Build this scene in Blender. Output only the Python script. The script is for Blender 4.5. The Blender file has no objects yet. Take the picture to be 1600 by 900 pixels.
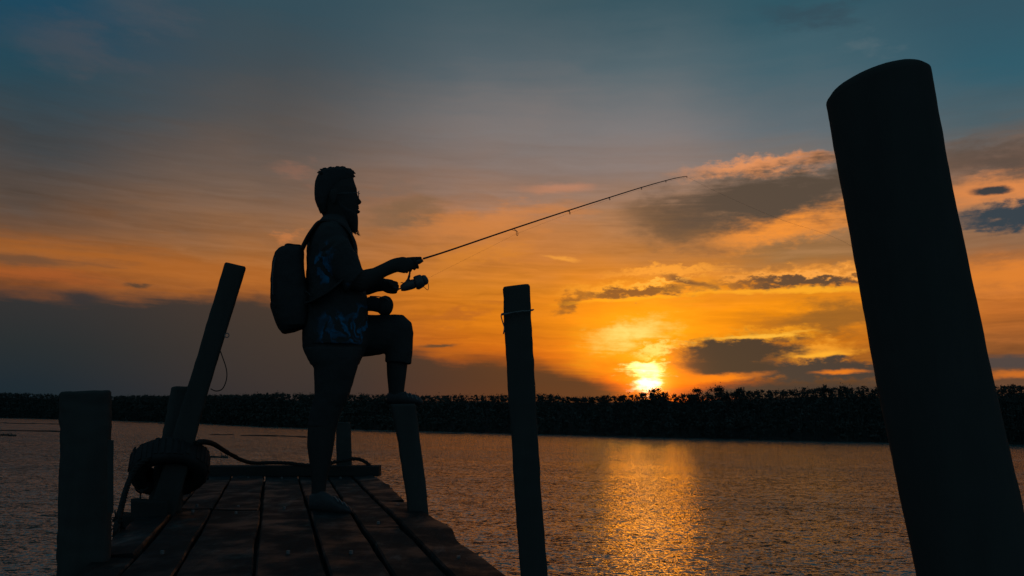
import bpy, bmesh, math, random
import numpy as np
from mathutils import Vector, Matrix, noise

random.seed(7)
rng = np.random.default_rng(7)
scene = bpy.context.scene
COL = scene.collection

# ------------------------------------------------------------------ camera
FPX = 1250.0                       # focal length in pixels of a 1600 wide picture
CAM_Z = 2.6                        # lens above the water
PITCH = math.atan(213.0 / FPX)
ROLL = math.atan(0.0225)
C = Vector((0, 0, CAM_Z))
_F = Vector((0, math.cos(PITCH), math.sin(PITCH)))
_R0, _U0 = Vector((1, 0, 0)), Vector((0, -math.sin(PITCH), math.cos(PITCH)))
_R = _R0 * math.cos(ROLL) + _U0 * math.sin(ROLL)
_U = _U0 * math.cos(ROLL) - _R0 * math.sin(ROLL)
cam_data = bpy.data.cameras.new('camera')
cam_data.sensor_width = 36.0
cam_data.lens = FPX / 1600.0 * 36.0
cam_data.clip_start = 0.05
cam_data.clip_end = 20000
cam = bpy.data.objects.new('camera', cam_data)
COL.objects.link(cam)
M = Matrix.Identity(4)
for i in range(3):
    M[i][0], M[i][1], M[i][2], M[i][3] = _R[i], _U[i], -_F[i], C[i]
cam.matrix_world = M
scene.camera = cam


def ray(px, py):
    return (_F * FPX + _R * (px - 800.0) + _U * (450.0 - py)).normalized()


def P(px, py, Y):                  # measured point on the upright plane y = Y
    d = ray(px, py)
    return C + d * (Y / d.y)


def W(px, py, z=0.0):              # measured point on the water
    d = ray(px, py)
    return C + d * ((z - CAM_Z) / d.z)


def azel(px, py):
    d = ray(px, py)
    return math.degrees(math.atan2(d.x, d.y)), math.degrees(math.asin(d.z))


# ------------------------------------------------------------------ node helpers
def lin(c):
    return tuple(((v / 255.0) / 12.92 if v / 255.0 <= 0.04045 else ((v / 255.0 + 0.055) / 1.055) ** 2.4) for v in c)


class G:
    def __init__(s, nt):
        s.nt = nt

    def n(s, t, **kw):
        nd = s.nt.nodes.new(t)
        for k, v in kw.items():
            setattr(nd, k, v)
        return nd

    def put(s, sock, v):
        if isinstance(v, bpy.types.NodeSocket):
            s.nt.links.new(v, sock)
        elif v is not None:
            if sock.type == 'RGBA' and len(v) == 3:
                v = (*v, 1)
            sock.default_value = v

    def m(s, op, a, b=None, c=None, clamp=False):
        nd = s.n('ShaderNodeMath', operation=op, use_clamp=clamp)
        for i, v in enumerate((a, b, c)):
            s.put(nd.inputs[i], v)
        return nd.outputs[0]

    def vm(s, op, a, b=None, scale=None):
        nd = s.n('ShaderNodeVectorMath', operation=op)
        s.put(nd.inputs[0], a)
        s.put(nd.inputs[1], b)
        if scale is not None:
            s.put(nd.inputs['Scale'], scale)
        return nd.outputs['Value'] if op in ('LENGTH', 'DOT_PRODUCT', 'DISTANCE') else nd.outputs['Vector']

    def xyz(s, x, y, z):
        nd = s.n('ShaderNodeCombineXYZ')
        for i, v in enumerate((x, y, z)):
            s.put(nd.inputs[i], v)
        return nd.outputs[0]

    def step(s, v, a, b, lo=0.0, hi=1.0):          # smoothstep
        nd = s.n('ShaderNodeMapRange', interpolation_type='SMOOTHSTEP')
        for i, x in enumerate((v, a, b, lo, hi)):
            s.put(nd.inputs[i], x)
        return nd.outputs[0]

    def mix(s, f, a, b, blend='MIX'):
        nd = s.n('ShaderNodeMix', data_type='RGBA', blend_type=blend)
        nd.clamp_factor = True
        s.put(nd.inputs[0], f)
        s.put(nd.inputs[6], a)
        s.put(nd.inputs[7], b)
        return nd.outputs[2]

    def noise(s, vec, scale, detail=4, rough=0.55, dist=0.0):
        nd = s.n('ShaderNodeTexNoise')
        s.put(nd.inputs['Vector'], vec)
        nd.inputs['Scale'].default_value = scale
        nd.inputs['Detail'].default_value = detail
        nd.inputs['Roughness'].default_value = rough
        nd.inputs['Distortion'].default_value = dist
        return nd

    def ramp(s, f, stops):
        nd = s.n('ShaderNodeValToRGB')
        el = nd.color_ramp.elements
        while len(el) < len(stops):
            el.new(0.5)
        for e, (p, c) in zip(el, sorted(stops)):
            e.position = min(max(p, 0), 1)
            e.color = (*c, 1)
        s.put(nd.inputs[0], f)
        return nd.outputs[0]


# ------------------------------------------------------------------ sky
SUN_AZ, SUN_EL = azel(1018, 596)
world = bpy.data.worlds.new('World')
scene.world = world
world.use_nodes = True
nt = world.node_tree
nt.nodes.clear()
g = G(nt)
gen = g.n('ShaderNodeTexCoord').outputs['Generated']
sep = g.n('ShaderNodeSeparateXYZ')
g.put(sep.inputs[0], gen)
dx, dy, dz = sep.outputs
dz = g.m('MAXIMUM', dz, 0.0)
az0 = g.m('MULTIPLY', g.m('ARCTAN2', dx, dy), 57.29578)
el0 = g.m('MULTIPLY', g.m('ARCSINE', dz), 57.29578)
flat = g.xyz(dx, dy, g.m('MULTIPLY', dz, 3.2))
nbig = g.noise(flat, 7.0, 5, 0.55)
nmid = g.noise(flat, 22.0, 6, 0.6)
fine_v = g.xyz(dx, dy, g.m('MULTIPLY', dz, 2.0))
nfine = g.noise(fine_v, 70.0, 5, 0.6)
streak_v = g.xyz(g.m('MULTIPLY', dx, 0.5), dy, g.m('MULTIPLY', dz, 9.0))
nstreak = g.noise(g.vm('ADD', streak_v, g.vm('SCALE', nbig.outputs['Color'], scale=0.25)), 9.0, 3, 0.5, 0.5)
nthin = g.noise(g.xyz(g.m('MULTIPLY', dx, 0.4), g.m('MULTIPLY', dy, 0.4), g.m('MULTIPLY', dz, 7.0)), 24.0, 3, 0.55, 0.6)


def centred(nd):
    return g.m('SUBTRACT', nd.outputs['Fac'], 0.5)


Pr = g.xyz(az0, el0, 0.0)


def warped(amount_mid, amount_fine, streak=0.0):
    v = Pr
    for nd, a, sy in ((nmid, amount_mid, 0.5), (nfine, amount_fine, 0.7)):
        if a:
            off = g.vm('MULTIPLY', g.vm('SUBTRACT', nd.outputs['Color'], (0.5, 0.5, 0.5)), (2 * a, 2 * a * sy, 0))
            v = g.vm('ADD', v, off)
    return v


PW_soft = warped(3.0, 0.5)
PW_puff = warped(1.6, 1.2)
PW_calm = warped(0.8, 0.15)
el_w = g.m('ADD', el0, g.m('MULTIPLY', centred(nbig), 3.0))
el_w = g.m('MAXIMUM', g.m('ADD', el_w, g.m('MULTIPLY', centred(nstreak), 1.6)), 0.0)

# clear-air colours by height, for several compass directions
COLUMNS = [
    (0, [(0, (30, 70, 91)), (100, (38, 70, 84)), (200, (60, 66, 70)), (300, (86, 72, 63)), (350, (110, 78, 56)), (385, (134, 84, 46)), (420, (134, 80, 42)), (450, (126, 73, 40)), (600, (100, 66, 46))]),
    (400, [(0, (52, 76, 87)), (100, (66, 76, 82)), (200, (88, 82, 79)), (300, (117, 93, 77)), (350, (138, 98, 68)), (390, (162, 103, 55)), (430, (172, 100, 40)), (460, (158, 90, 38)), (600, (110, 72, 46))]),
    (800, [(0, (64, 87, 96)), (100, (84, 98, 105)), (200, (124, 117, 115)), (260, (134, 115, 106)), (300, (148, 115, 96)), (350, (184, 118, 66)), (400, (196, 118, 50)), (450, (208, 122, 30)), (500, (214, 118, 14)), (560, (190, 88, 14)), (610, (130, 60, 20))]),
    (1018, [(0, (54, 84, 95)), (100, (86, 103, 110)), (200, (124, 120, 120)), (260, (138, 120, 112)), (330, (162, 118, 84)), (400, (176, 114, 58)), (440, (218, 128, 30)), (480, (244, 142, 4)), (530, (246, 146, 3)), (580, (242, 118, 3)), (615, (222, 66, 4))]),
    (1250, [(0, (46, 84, 97)), (100, (66, 96, 107)), (200, (96, 106, 112)), (260, (126, 113, 105)), (330, (160, 117, 82)), (400, (158, 112, 66)), (440, (210, 124, 30)), (480, (242, 142, 6)), (530, (208, 116, 8)), (600, (96, 62, 36))]),
    (1570, [(0, (50, 82, 96)), (100, (48, 90, 105)), (190, (76, 93, 100)), (230, (104, 92, 85)), (270, (150, 105, 76)), (300, (190, 122, 72)), (335, (140, 106, 82)), (380, (140, 100, 70)), (430, (196, 115, 50)), (480, (188, 105, 40)), (550, (138, 82, 42)), (600, (96, 66, 48))]),
]
EAST = [(0, (58, 78, 90)), (8, (80, 100, 113)), (18, (86, 113, 126)), (35, (64, 102, 118)), (90, (42, 80, 98))]
el_f = g.m('DIVIDE', el_w, 90.0)
cols = [(-115.0, g.ramp(el_f, [(e / 90, lin(c)) for e, c in EAST]))]
for x, st in COLUMNS:
    stops = [(azel(x, y)[1] / 90, lin(c)) for y, c in st] + [(0.62, lin((42, 80, 98)))]
    cols.append((azel(x, 350)[0], g.ramp(el_f, stops)))
cols.append((115.0, g.ramp(el_f, [(e / 90, lin(c)) for e, c in EAST])))
sky = cols[0][1]
for (a0, _), (a1, c1) in zip(cols, cols[1:]):
    sky = g.mix(g.step(az0, a0, a1), sky, c1)
# thin high streaks
low = g.step(el0, 24, 10)
var = g.m('MULTIPLY', centred(nstreak), g.m('MULTIPLY_ADD', low, 0.62, 0.05))
var = g.m('ADD', var, g.m('MULTIPLY', centred(nthin), g.m('MULTIPLY', low, 0.36)))
sky = g.vm('SCALE', sky, scale=g.m('ADD', var, 1.0))


def blob(p0, p1, half, warp=None, soft=0.45, rag=0.9, streaky=0.0):
    """an elongated cloud between two directions; returns its cover 0..1"""
    a, b = Vector(azel(*p0)), Vector(azel(*p1))
    c, d = (a + b) / 2, b - a
    L = d.length / 2 + half / 21.8
    mp = g.n('ShaderNodeMapping', vector_type='TEXTURE')
    g.put(mp.inputs['Vector'], warp or PW_soft)
    mp.inputs['Location'].default_value = (c.x, c.y, 0)
    mp.inputs['Rotation'].default_value = (0, 0, math.atan2(d.y, d.x))
    mp.inputs['Scale'].default_value = (max(L, 0.05), half / 21.8, 1)
    r = g.vm('LENGTH', mp.outputs[0])
    if rag:
        r = g.m('MULTIPLY_ADD', centred(nmid), rag, r)
    if streaky:
        r = g.m('MULTIPLY_ADD', centred(nthin), streaky, r)
    return g.step(r, 1.0 + soft * 0.5, 1.0 - soft)


def lay(p0, p1, half, colour, op=1.0, **kw):
    global sky
    f = blob(p0, p1, half, **kw)
    sky = g.mix(g.m('MULTIPLY', f, op), sky, lin(colour))


# faint mauve wisps high up
lay((60, 55), (150, 80), 36, (78, 78, 84), 0.5, soft=0.9)
lay((180, 12), (270, 20), 30, (74, 80, 88), 0.5, soft=0.9)
lay((1335, 72), (1375, 68), 14, (84, 104, 112), 0.55, soft=0.9)
lay((1200, 20), (1340, 28), 16, (52, 74, 86), 0.7, soft=0.9)
# left: glowing cirrus band sloping down to the right
lay((-160, 372), (430, 432), 24, (176, 100, 38), 0.6, soft=0.9, warp=PW_calm, streaky=1.6)
lay((-60, 418), (180, 440), 12, (176, 92, 40), 0.6, soft=0.9, warp=PW_calm, streaky=1.2)
lay((-80, 396), (150, 412), 9, (92, 70, 54), 0.7, soft=0.8, warp=PW_calm, streaky=1.2)
# small pink wisps and dark smudges behind the head
lay((435, 366), (468, 366), 9, (196, 120, 66), 0.75, soft=0.8)
lay((450, 268), (490, 272), 16, (138, 100, 82), 0.7, soft=0.9)
lay((585, 342), (670, 326), 24, (126, 96, 70), 0.8, soft=0.9)
lay((560, 300), (660, 292), 10, (124, 102, 88), 0.55, soft=0.9)
lay((660, 360), (880, 330), 22, (214, 132, 66), 0.6, soft=0.9, streaky=1.3)
lay((820, 296), (930, 292), 8, (196, 132, 98), 0.65, soft=0.9, warp=PW_calm)
lay((690, 410), (800, 395), 20, (218, 132, 44), 0.6, soft=0.9, streaky=1.3)
lay((852, 400), (905, 408), 3.5, (238, 156, 60), 0.8, soft=0.8, warp=PW_calm, rag=0.3)
lay((660, 500), (760, 478), 12, (182, 98, 30), 0.7, soft=0.9, streaky=1.2)
lay((655, 541), (718, 540), 3.5, (98, 66, 42), 0.95, soft=0.7, warp=PW_calm, rag=0.5)
# the big grey cloud on the right with burning edges
lay((1085, 270), (1300, 246), 14, (226, 146, 92), 1.0, soft=0.8, warp=PW_puff)
lay((1105, 376), (1350, 322), 27, (240, 144, 54), 1.0, soft=0.8, warp=PW_puff)
lay((1010, 345), (1110, 366), 34, (104, 80, 58), 0.9, soft=0.75, warp=PW_soft)
lay((1030, 330), (1420, 268), 42, (86, 72, 60), 1.0, soft=0.6, warp=PW_soft, streaky=0.5)
lay((1480, 250), (1720, 238), 26, (92, 76, 66), 0.95, soft=0.8, warp=PW_soft)
lay((1480, 306), (1680, 286), 20, (226, 138, 74), 0.8, soft=0.9, warp=PW_soft, streaky=0.8)
lay((1524, 299), (1574, 297), 6.5, (58, 58, 60), 1.0, soft=0.5, warp=PW_calm, rag=0.9)
lay((1500, 344), (1700, 332), 19, (54, 64, 72), 1.0, soft=0.5, warp=PW_puff, streaky=0.8)
lay((1500, 436), (1640, 424), 24, (226, 130, 46), 0.8, soft=0.9, warp=PW_soft, streaky=0.8)
lay((1470, 568), (1700, 560), 11, (74, 66, 64), 0.95, soft=0.6, warp=PW_calm, streaky=0.6)
lay((1540, 586), (1640, 583), 5, (212, 112, 34), 0.8, soft=0.8, warp=PW_calm)
# row of small clouds with golden tops
lay((955, 428), (1130, 418), 7, (242, 156, 54), 0.9, soft=0.8, warp=PW_puff)
lay((900, 456), (1110, 442), 13, (244, 160, 44), 0.9, soft=0.8, warp=PW_puff)
lay((1130, 432), (1420, 420), 12, (240, 152, 56), 0.9, soft=0.8, warp=PW_puff)
lay((905, 464), (1090, 448), 8.5, (104, 68, 38), 1.0, soft=0.6, warp=PW_puff)
lay((1040, 432), (1105, 445), 6, (98, 68, 44), 0.95, soft=0.6, warp=PW_calm)
lay((1125, 442), (1420, 434), 9.5, (98, 70, 48), 1.0, soft=0.6, warp=PW_puff)
lay((985, 444), (1085, 434), 4, (255, 176, 66), 0.85, soft=0.8, warp=PW_puff)
lay((1150, 431), (1420, 421), 4.5, (252, 166, 70), 0.85, soft=0.8, warp=PW_puff)
lay((876, 482), (896, 470), 12, (120, 76, 34), 0.9, soft=0.9, warp=PW_puff)
lay((1100, 456), (1420, 447), 4.5, (255, 172, 36), 0.85, soft=0.8, warp=PW_calm, streaky=0.6)
lay((890, 474), (1080, 460), 3.5, (255, 168, 24), 0.7, soft=0.8, warp=PW_calm, streaky=0.6)
# bright gold sheet and glow round the sun
sdir = ray(1018, 596)
ang = g.m('MULTIPLY', g.m('ARCCOSINE', g.m('MINIMUM', g.vm('DOT_PRODUCT', g.vm('NORMALIZE', gen), tuple(sdir)), 1.0)), 57.29578)
sdir2 = ray(985, 545)
ang2 = g.m('MULTIPLY', g.m('ARCCOSINE', g.m('MINIMUM', g.vm('DOT_PRODUCT', g.vm('NORMALIZE', gen), tuple(sdir2)), 1.0)), 57.29578)


def gauss(a, s):
    return g.m('EXPONENT', g.m('MULTIPLY', g.m('POWER', g.m('DIVIDE', a, s), 2.0), -1.0))


sky = g.mix(1.0, sky, g.vm('SCALE', (0.26, 0.075, 0.0), scale=gauss(ang2, 6.2)), 'ADD')
lay((930, 545), (1040, 500), 40, (255, 176, 22), 0.55, soft=0.9, streaky=1.0)
lay((950, 530), (1020, 515), 20, (255, 220, 112), 0.95, soft=1.1, warp=PW_puff, streaky=1.2)
lay((1000, 552), (1060, 538), 7, (255, 222, 110), 0.9, soft=0.8, warp=PW_puff)
# low bank on the left, running down towards the sun
edge = g.ramp(g.m('DIVIDE', g.m('ADD', az0, 60.0), 90.0), [((azel(x, y)[0] + 60) / 90, (azel(x, y)[1] / 20,) * 3) for x, y in
      ((-200, 450), (0, 452), (150, 462), (400, 462), (520, 486), (600, 530), (700, 562), (780, 560), (850, 570), (920, 588), (985, 614), (1040, 640))])
edge = g.m('ADD', g.m('MULTIPLY', edge, 20.0), g.m('MULTIPLY', centred(nmid), 1.3))
edge = g.m('ADD', edge, g.m('MULTIPLY', centred(nthin), 0.9))
bank = g.step(g.m('SUBTRACT', edge, el0), -0.6, 0.75)
west = g.m('MULTIPLY', g.step(az0, -140, -60), g.step(az0, 30, 12))
bank_l = g.ramp(g.m('DIVIDE', el0, 10.0), [(0.0, lin((24, 41, 49))), (0.18, lin((28, 41, 49))), (0.42, lin((38, 44, 47))), (0.7, lin((50, 48, 48))), (0.95, lin((62, 53, 48)))])
bank_m = g.ramp(g.m('DIVIDE', el0, 10.0), [(0.0, lin((48, 45, 47))), (0.25, lin((56, 48, 46))), (0.6, lin((64, 52, 45))), (0.95, lin((74, 56, 45)))])
bank_r = g.ramp(g.m('DIVIDE', el0, 10.0), [(0.0, lin((100, 54, 32))), (0.3, lin((86, 51, 32))), (0.7, lin((92, 56, 30)))])
bc = g.mix(g.step(az0, azel(0, 600)[0], azel(480, 600)[0]), bank_l, bank_m)
bc = g.mix(g.step(az0, azel(480, 600)[0], azel(850, 600)[0]), bc, bank_r)
sky = g.mix(g.m('MULTIPLY', bank, west), sky, bc)
lay((195, 443), (240, 446), 3.2, (84, 62, 46), 0.9, soft=0.7, warp=PW_calm, rag=0.6)
lay((110, 466), (150, 466), 11, (48, 48, 50), 0.8, soft=0.7, warp=PW_calm)
lay((660, 548), (900, 580), 12, (112, 60, 26), 0.35, soft=0.9, warp=PW_calm)
# dark cloud right of the sun with golden rims
lay((1200, 510), (1420, 486), 26, (132, 86, 36), 0.8, soft=0.8, warp=PW_soft)
lay((1085, 534), (1250, 520), 11, (255, 162, 22), 0.95, soft=0.7, warp=PW_puff)
lay((1225, 552), (1320, 546), 15, (244, 156, 40), 0.9, soft=0.7, warp=PW_puff, streaky=0.6)
lay((1058, 586), (1190, 584), 9, (240, 124, 22), 0.9, soft=0.8, warp=PW_calm)
lay((1040, 616), (1460, 608), 15, (66, 53, 46), 1.0, soft=0.5, warp=PW_calm)
lay((1150, 582), (1460, 573), 19, (66, 56, 50), 1.0, soft=0.5, warp=PW_puff)
lay((1072, 556), (1225, 546), 27, (68, 53, 42), 1.0, soft=0.45, warp=PW_puff)
lay((1064, 572), (1200, 575), 14, (68, 53, 42), 1.0, soft=0.5, warp=PW_calm)
lay((1110, 529), (1260, 519), 3, (255, 186, 60), 0.9, soft=0.8, warp=PW_calm, streaky=0.8)
lay((1240, 556), (1316, 552), 4, (255, 176, 48), 0.9, soft=0.8, warp=PW_calm, streaky=0.6)
lay((1275, 581), (1350, 579), 4, (232, 122, 26), 0.95, soft=0.8, warp=PW_calm)
lay((1050, 596), (1185, 586), 5.5, (252, 132, 16), 0.95, soft=0.8, warp=PW_calm)
# the sun itself, veiled
core = blob((1004, 600), (1025, 596), 13, warp=PW_puff, soft=1.3, rag=0.4, streaky=1.3)
core2 = blob((985, 578), (1024, 571), 9.5, warp=PW_puff, soft=1.0, rag=0.5, streaky=1.4)
sky = g.mix(1.0, sky, g.vm('SCALE', (2.1, 1.4, 0.55), scale=core2), 'ADD')
sky = g.mix(1.0, sky, g.vm('SCALE', (2.4, 2.0, 1.35), scale=core), 'ADD')
sky = g.mix(1.0, sky, g.vm('SCALE', (0.75, 0.17, 0.002), scale=gauss(ang, 2.1)), 'ADD')
sky = g.mix(1.0, sky, g.vm('SCALE', (0.7, 0.42, 0.07), scale=gauss(ang, 0.95)), 'ADD')

nishita = g.n('ShaderNodeTexSky', sky_type='NISHITA', sun_disc=False)
nishita.sun_elevation = math.radians(SUN_EL)
nishita.sun_rotation = math.radians(SUN_AZ)
nishita.air_density, nishita.dust_density, nishita.ozone_density = 1.0, 2.0, 1.5
bg1 = g.n('ShaderNodeBackground')
g.put(bg1.inputs[0], nishita.outputs[0])
bg1.inputs[1].default_value = 0.001
bg2 = g.n('ShaderNodeBackground')
g.put(bg2.inputs[0], sky)
bg2.inputs[1].default_value = 1.0
addsh = g.n('ShaderNodeAddShader')
nt.links.new(bg1.outputs[0], addsh.inputs[0])
nt.links.new(bg2.outputs[0], addsh.inputs[1])
out = g.n('ShaderNodeOutputWorld')
nt.links.new(addsh.outputs[0], out.inputs[0])
world.cycles.sampling_method = 'NONE'

# ------------------------------------------------------------------ sun
sl = bpy.data.lights.new('sun', 'SUN')
sl.energy = 0.062               # a setting sun veiled by cloud
sl.angle = math.radians(6.2)
sl.color = (1.0, 0.29, 0.004)
sun = bpy.data.objects.new('sun', sl)
COL.objects.link(sun)
sun.rotation_euler = (-sdir).to_track_quat('-Z', 'Y').to_euler()

vs = scene.view_settings
vs.view_transform, vs.look, vs.exposure, vs.gamma = 'Standard', 'None', 0.0, 1.0
vs.use_curve_mapping = False
scene.cycles.use_denoising = True
scene.cycles.sample_clamp_indirect = 4.0
scene.cycles.max_bounces = 4
scene.cycles.diffuse_bounces = 2
scene.cycles.glossy_bounces = 2
scene.cycles.transmission_bounces = 0


# ------------------------------------------------------------------ materials
def material(name, base, rough=0.7, spec=0.3, build=None):
    m = bpy.data.materials.new(name)
    m.use_nodes = True
    b = m.node_tree.nodes['Principled BSDF']
    b.inputs['Base Color'].default_value = (*base, 1)
    b.inputs['Roughness'].default_value = rough
    b.inputs['Specular IOR Level'].default_value = spec
    if build:
        build(G(m.node_tree), b)
    return m


def mottled(c0, c1, scale, bump=0.3, stretch=(1, 1, 1), bdist=0.01, rough=None):
    def build(g, b):
        tc = g.n('ShaderNodeTexCoord').outputs['Object']
        v = g.vm('MULTIPLY', tc, stretch)
        nz = g.noise(v, scale, 6, 0.6)
        g.put(b.inputs['Base Color'], g.ramp(nz.outputs['Fac'], [(0.3, c0), (0.7, c1)]))
        if rough:
            g.put(b.inputs['Roughness'], g.step(g.noise(v, scale * 0.4, 4).outputs['Fac'], 0.35, 0.65, *rough))
        bp = g.n('ShaderNodeBump')
        bp.inputs['Strength'].default_value = bump
        bp.inputs['Distance'].default_value = bdist
        g.put(bp.inputs['Height'], nz.outputs['Fac'])
        g.put(b.inputs['Normal'], bp.outputs[0])
    return build


MAT = {}
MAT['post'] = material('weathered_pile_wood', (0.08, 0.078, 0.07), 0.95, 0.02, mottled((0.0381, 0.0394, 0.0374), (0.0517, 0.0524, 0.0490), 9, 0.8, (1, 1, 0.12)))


def plank_build(g, b):
    tc = g.n('ShaderNodeTexCoord').outputs['Object']
    info = g.n('ShaderNodeObjectInfo')
    v = g.vm('ADD', tc, g.vm('SCALE', (7.3, 3.1, 5.7), scale=g.m('MULTIPLY', info.outputs['Random'], 9.0)))
    grain = g.noise(g.vm('MULTIPLY', v, (1.0, 0.06, 1.0)), 60, 6, 0.65, 0.6)
    patch = g.noise(v, 2.6, 5, 0.6)
    wear = g.noise(g.vm('MULTIPLY', v, (1.0, 0.30, 1.0)), 12, 6, 0.72)
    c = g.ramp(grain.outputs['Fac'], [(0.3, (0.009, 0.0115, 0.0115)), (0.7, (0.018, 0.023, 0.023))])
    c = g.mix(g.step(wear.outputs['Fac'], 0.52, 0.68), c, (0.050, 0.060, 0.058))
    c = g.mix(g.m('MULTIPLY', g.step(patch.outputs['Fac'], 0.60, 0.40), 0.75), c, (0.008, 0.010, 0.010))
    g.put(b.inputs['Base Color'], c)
    g.put(b.inputs['Roughness'], g.step(g.noise(v, 5.0, 4).outputs['Fac'], 0.34, 0.62, 0.5, 0.9))
    h = g.m('ADD', g.m('MULTIPLY', grain.outputs['Fac'], 0.5), wear.outputs['Fac'])
    bp = g.n('ShaderNodeBump')
    bp.inputs['Strength'].default_value = 0.6
    bp.inputs['Distance'].default_value = 0.008
    g.put(bp.inputs['Height'], h)
    g.put(b.inputs['Normal'], bp.outputs[0])


MAT['plank'] = material('worn_deck_wood', (0.06, 0.05, 0.04), 0.7, 0.08, plank_build)
MAT['beam'] = material('dark_beam_wood', (0.05, 0.045, 0.04), 0.9, 0.05, mottled((0.0240, 0.0240, 0.0232), (0.0368, 0.0360, 0.0336), 12, 0.5, (0.2, 1, 1)))
MAT['rubber'] = material('old_rubber', (0.03, 0.03, 0.032), 0.9, 0.05, mottled((0.0208, 0.0216, 0.0224), (0.0336, 0.0336, 0.0336), 14, 0.5))
MAT['rope'] = material('dark_rope', (0.04, 0.04, 0.038), 0.95, 0.03, mottled((0.0208, 0.0216, 0.0216), (0.0360, 0.0352, 0.0336), 60, 0.6))
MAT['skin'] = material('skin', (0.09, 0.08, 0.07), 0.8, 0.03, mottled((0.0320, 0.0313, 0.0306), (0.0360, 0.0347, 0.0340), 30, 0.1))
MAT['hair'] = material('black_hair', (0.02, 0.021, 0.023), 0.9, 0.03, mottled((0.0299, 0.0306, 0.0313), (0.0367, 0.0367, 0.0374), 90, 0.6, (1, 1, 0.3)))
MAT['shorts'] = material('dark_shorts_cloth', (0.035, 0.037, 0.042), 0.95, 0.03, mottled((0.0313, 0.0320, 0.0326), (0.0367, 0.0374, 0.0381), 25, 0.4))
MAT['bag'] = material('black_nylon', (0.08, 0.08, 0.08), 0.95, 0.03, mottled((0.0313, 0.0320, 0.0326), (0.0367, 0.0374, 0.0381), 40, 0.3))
MAT['metal'] = material('dark_reel_metal', (0.05, 0.052, 0.055), 0.5, 0.3, mottled((0.04, 0.042, 0.045), (0.06, 0.062, 0.066), 80, 0.05))
MAT['rod'] = material('rod_graphite', (0.03, 0.03, 0.032), 0.6, 0.25, mottled((0.025, 0.025, 0.027), (0.036, 0.036, 0.038), 120, 0.05))
MAT['line'] = material('fishing_line', (0.09, 0.085, 0.08), 0.5, 0.3, mottled((0.08, 0.075, 0.07), (0.1, 0.095, 0.09), 20, 0.0))
MAT['shoe'] = material('dark_shoe', (0.04, 0.042, 0.046), 0.7, 0.25, mottled((0.0280, 0.0280, 0.0296), (0.0416, 0.0416, 0.0440), 35, 0.3))
MAT['shoe_trim'] = material('pale_shoe_strap', (0.3, 0.32, 0.34), 0.5, 0.35, mottled((0.08, 0.09, 0.1), (0.14, 0.15, 0.16), 40, 0.2))
MAT['galv'] = material('galvanised_wire', (0.12, 0.12, 0.12), 0.6, 0.3, mottled((0.09, 0.09, 0.09), (0.16, 0.16, 0.16), 50, 0.1))


YMAN = 4.0


def shirt_build(g, b):
    tc = g.n('ShaderNodeTexCoord').outputs['Object']
    w = g.vm('ADD', tc, g.vm('SCALE', g.noise(tc, 7, 3).outputs['Color'], scale=0.16))
    n1 = g.noise(w, 3.6, 3, 0.5)
    leaf = g.step(g.noise(g.vm('MULTIPLY', w, (1.0, 0.3, 0.75)), 17, 4, 0.55, 0.8).outputs['Fac'], 0.46, 0.56)
    zone = g.step(n1.outputs['Fac'], 0.56, 0.64)
    for px_, py_, ra_, rb_ in ((492, 392, 0.045, 0.11), (531, 508, 0.15, 0.13)):      # the printed panels
        q = g.vm('MULTIPLY', g.vm('SUBTRACT', w, tuple(P(px_, py_, YMAN - 0.17) + Vector((0.08, 0.08, 0.08)))), (1 / ra_, 0.0, 1 / rb_))
        d_ = g.m('MULTIPLY_ADD', g.m('SUBTRACT', n1.outputs['Fac'], 0.5), 1.5, g.vm('LENGTH', q))
        zone = g.m('MAXIMUM', zone, g.step(d_, 1.1, 0.7))
    tone = g.step(g.noise(w, 11, 2).outputs['Fac'], 0.4, 0.62, 0.25, 1.0)
    c = g.mix(g.m('MULTIPLY', g.m('MULTIPLY', leaf, zone), tone), (0.031, 0.033, 0.034), (0.006, 0.14, 0.28))
    g.put(b.inputs['Base Color'], c)
    cr = g.noise(g.vm('MULTIPLY', w, (1, 1, 0.5)), 16, 4, 0.6)
    bp = g.n('ShaderNodeBump')
    bp.inputs['Strength'].default_value = 0.6
    bp.inputs['Distance'].default_value = 0.02
    g.put(bp.inputs['Height'], cr.outputs['Fac'])
    g.put(b.inputs['Normal'], bp.outputs[0])


MAT['shirt'] = material('blue_leaf_print_shirt', (0.02, 0.1, 0.25), 0.95, 0.1, shirt_build)


def leaf_build(g, b):
    geo = g.n('ShaderNodeNewGeometry')
    nz = g.noise(geo.outputs['Position'], 0.12, 4)
    g.put(b.inputs['Base Color'], g.ramp(nz.outputs['Fac'], [(0.3, (0.044, 0.050, 0.044)), (0.7, (0.049, 0.055, 0.048))]))


MAT['leaf'] = material('forest_leaves', (0.045, 0.06, 0.04), 0.9, 0.05, leaf_build)
MAT['bark'] = material('forest_bark', (0.05, 0.045, 0.04), 0.9, 0.05, mottled((0.04, 0.036, 0.032), (0.06, 0.055, 0.05), 3, 0.3))
MAT['earth'] = material('bank_earth', (0.045, 0.045, 0.04), 0.95, 0.05, mottled((0.020, 0.022, 0.020), (0.030, 0.032, 0.029), 0.2, 0.3))


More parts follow.
